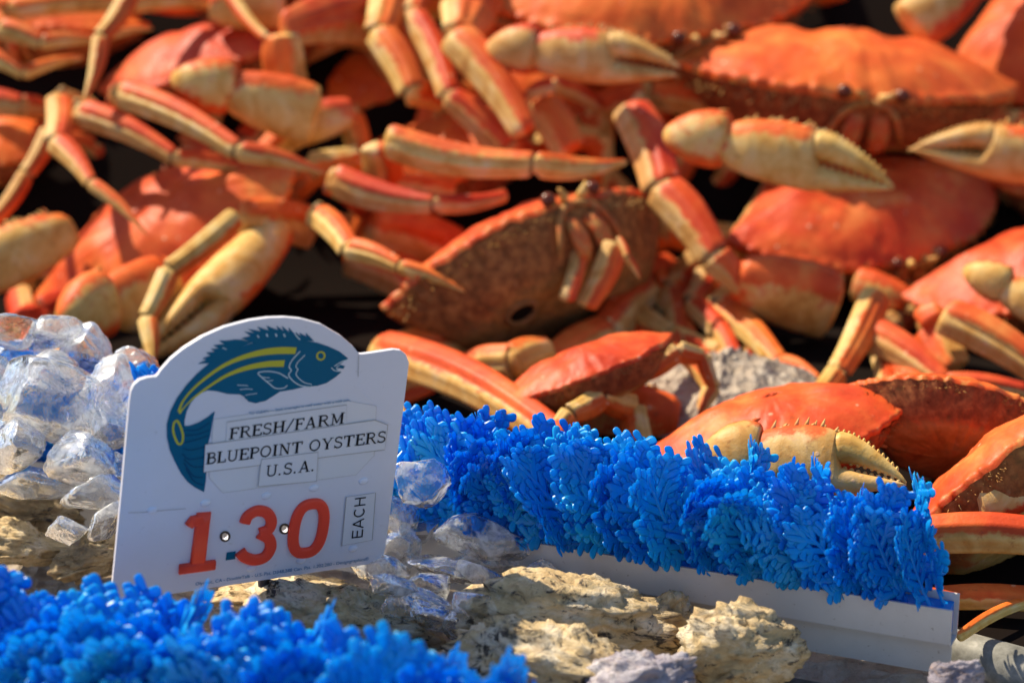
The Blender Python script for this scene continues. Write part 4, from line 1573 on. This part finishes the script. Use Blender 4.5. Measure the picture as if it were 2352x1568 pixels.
C, CL, FR = ice_clear, ice_cloudy, ice_frosty
for k, a in enumerate([
    ('rounded clear ice chunk tinted blue by the hedge right beside the tag', 968, 1112, 125, 165, 12, C, .0, .832),
    ('long blocky clear ice chunk leaning on the white rail', 1112, 1238, 210, 105, -8, C, .0, .842),
    ('glossy ice pebble under the long blocky chunk', 1010, 1300, 200, 70, -12, C, .0, .838),
    ('bright flat ice chip against the lower right edge of the tag', 925, 1262, 120, 90, 20, CL, .0, .845),
    ('pale lump of ice between the blue-tinted chunk and the tag', 915, 1185, 90, 100, 0, CL, .0, .845),
    ('lens-shaped ice piece with a silvery gleam near the smooth cream oyster', 985, 1405, 190, 95, -20, C, .0, .818),
    ('curved clear ice shell above the silvery lens', 975, 1350, 180, 80, 5, C, .0, .83),
    ('clear ice sliver pointing from the long block to the flecked oyster', 1110, 1325, 140, 55, -25, C, .0, .83),
    ('small clear ice cube at the foot of the rail', 1235, 1310, 90, 70, 10, C, .0, .842),
    ('small rounded ice bead farthest along the rail foot', 1305, 1330, 80, 46, 0, C, .0, .842),
    ('yellow-tinged ice lump against the flecked oyster\'s edge', 1085, 1385, 130, 80, -10, C, .0, .80),
    ('thin wet ice plate between the smooth oyster and the lens', 900, 1345, 130, 60, -10, C, .0, .80),
    ('big cloudy ice boulder in the middle of the ice pile', 120, 935, 300, 190, -22, CL, .0, .862),
    ('frosty white ice chunk beside the tag\'s shoulder', 262, 885, 140, 130, 20, FR, .0, .872),
    ('pointed bluish ice block on top of the ice pile', 195, 810, 150, 130, -20, CL, .0, .90),
    ('bluish ice lump at the pile\'s far back', 50, 812, 160, 120, 8, CL, .0, .905),
    ('cloudy ice block below the big boulder', 190, 1050, 220, 130, -12, CL, .0, .852),
    ('greyish ice wedge tucked behind the tag\'s left edge', 262, 980, 150, 110, -30, CL, .0, .865),
    ('melting ice chunk above the dark streaked oyster', 45, 1020, 200, 130, 10, CL, .0, .858),
    ('small cloudy ice piece next to the dark oyster\'s end', 225, 1140, 150, 100, 15, CL, .0, .845),
    ('flat ice flake leaning near the tag\'s lower left', 240, 1200, 110, 70, 40, C, .0, .84),
    ('grey-white ice nub between the dark oyster and the pale one', 160, 1215, 120, 70, -10, CL, .0, .84),
    ('loose ice cube behind the tag, near its fish tail', 420, 1100, 220, 150, 10, CL, .0, .87),
    ('ice lump behind the middle of the tag', 620, 1150, 220, 150, -10, CL, .0, .86),
    ('ice cube behind the tag beneath the hedge', 800, 1200, 180, 130, 15, C, .0, .845),
    ('broad ice block at the foot of the ice pile, behind the dark oyster', 90, 1110, 260, 110, 0, CL, .0, .875),
    ('frosty ice chunk between the boulder and the fish tag\'s notch', 330, 960, 140, 140, -15, FR, .0, .885),
    ('wide clear ice slab resting on the bed under the long blocky chunk', 1090, 1300, 230, 80, 6, C, .0, .85),
    ('clear ice wedge under the tag\'s lower right corner', 885, 1305, 150, 80, -15, C, .0, .835),
    ('clear ice nugget between the smooth oyster and the curved ice shell', 930, 1400, 120, 80, 25, C, .0, .815),
    ('low wet ice lump in front of the small cube at the rail', 1190, 1350, 140, 60, -5, C, .0, .83),
    ('glassy ice chip touching the flecked oyster\'s left end', 1050, 1440, 110, 70, -35, C, .0, .81),
    ('half-melted ice disc behind the bright flat chip', 960, 1215, 130, 90, 10, CL, .0, .855),
    ('sharp frosty ice shard at the very top of the ice pile', 120, 765, 150, 90, 15, FR, .0, .895),
    ('small glassy ice lump behind the notch of the tag', 300, 830, 120, 90, -20, CL, .0, .895),
    ('broad glassy ice slab capping the left end of the pile', 20, 770, 170, 90, -5, CL, .0, .89),
    ('wet ice chunk lying between the boulder and the top shard', 100, 850, 190, 100, 10, CL, .0, .878),
    ('rounded ice lump filling the gap under the frosty chunk', 250, 1075, 130, 90, 0, CL, .0, .86),
    ('clouded ice chunk at the pile\'s left end', -30, 900, 180, 170, 12, CL, .0, .875),
]):
    lab, u, v, w_, h_, an, m_, z_, dp = a
    ice(lab, u, v, w_, h_, an, m_, z_, k + 1, dp)


# ------------------------------------------------------------------ pipes at the right
def pipe(label, a, b, r):
    ax = unit(b - a)
    n = np.array([0, 0, 1.0])
    mb = MB()
    pts = [a + (b - a) * t for t in (0, .003, .5, .997, 1)]
    mb.add(*capsule_chain(pts, [r * .94, r, r, r, r * .94], 32, 1, n))
    o = mb.build('metal_pipe', pipe_mat, tint=False)
    o['label'], o['category'] = label, 'pipe'
    return o


pipe('grey galvanised pipe running behind the end of the white rail', P(2080, 1470, .835), P(2700, 1640, .79), .0085)
pipe('dull dark metal pipe lying along the foot of the white rail', P(1780, 1590, .806), P(2150, 1655, .772), .006)


# ------------------------------------------------------------------ crushed ice heaped under the crabs
def crushed(u, v, d, wpx, hpx, seed):
    c = P(u, v, d)
    a, h = wpx * K * d / 2, hpx * K * d
    nr, nc = 46, 110
    rows = []
    for i in range(nr):
        r_ = 1 - i / nr
        for j in range(nc):
            th_ = 6.28318 * j / nc
            x, y = r_ * math.cos(th_), r_ * math.sin(th_) * .7
            n = noise.noise(Vector((x * 5, y * 5, seed))) * .25 + abs(noise.noise(Vector((x * 16, y * 16, seed + 3)))) * .45 + noise.noise(Vector((x * 45, y * 45, seed + 7))) * .16
            rows.append((c[0] + x * a + n * .004, c[1] + y * a + n * .004, .003 + max(0, (1 - r_ * r_)) * h * (.8 + n * .42)))
    o = mesh_obj('crushed_ice', rows, grid_faces(nr, nc, True, False, True), bed_mat)
    o['kind'] = 'stuff'
    o['label'] = 'greyish crushed ice heaped under the low crabs'
    o['category'] = 'ice'
    return o


crushed(1640, 955, 1.03, 680, 125, 4)
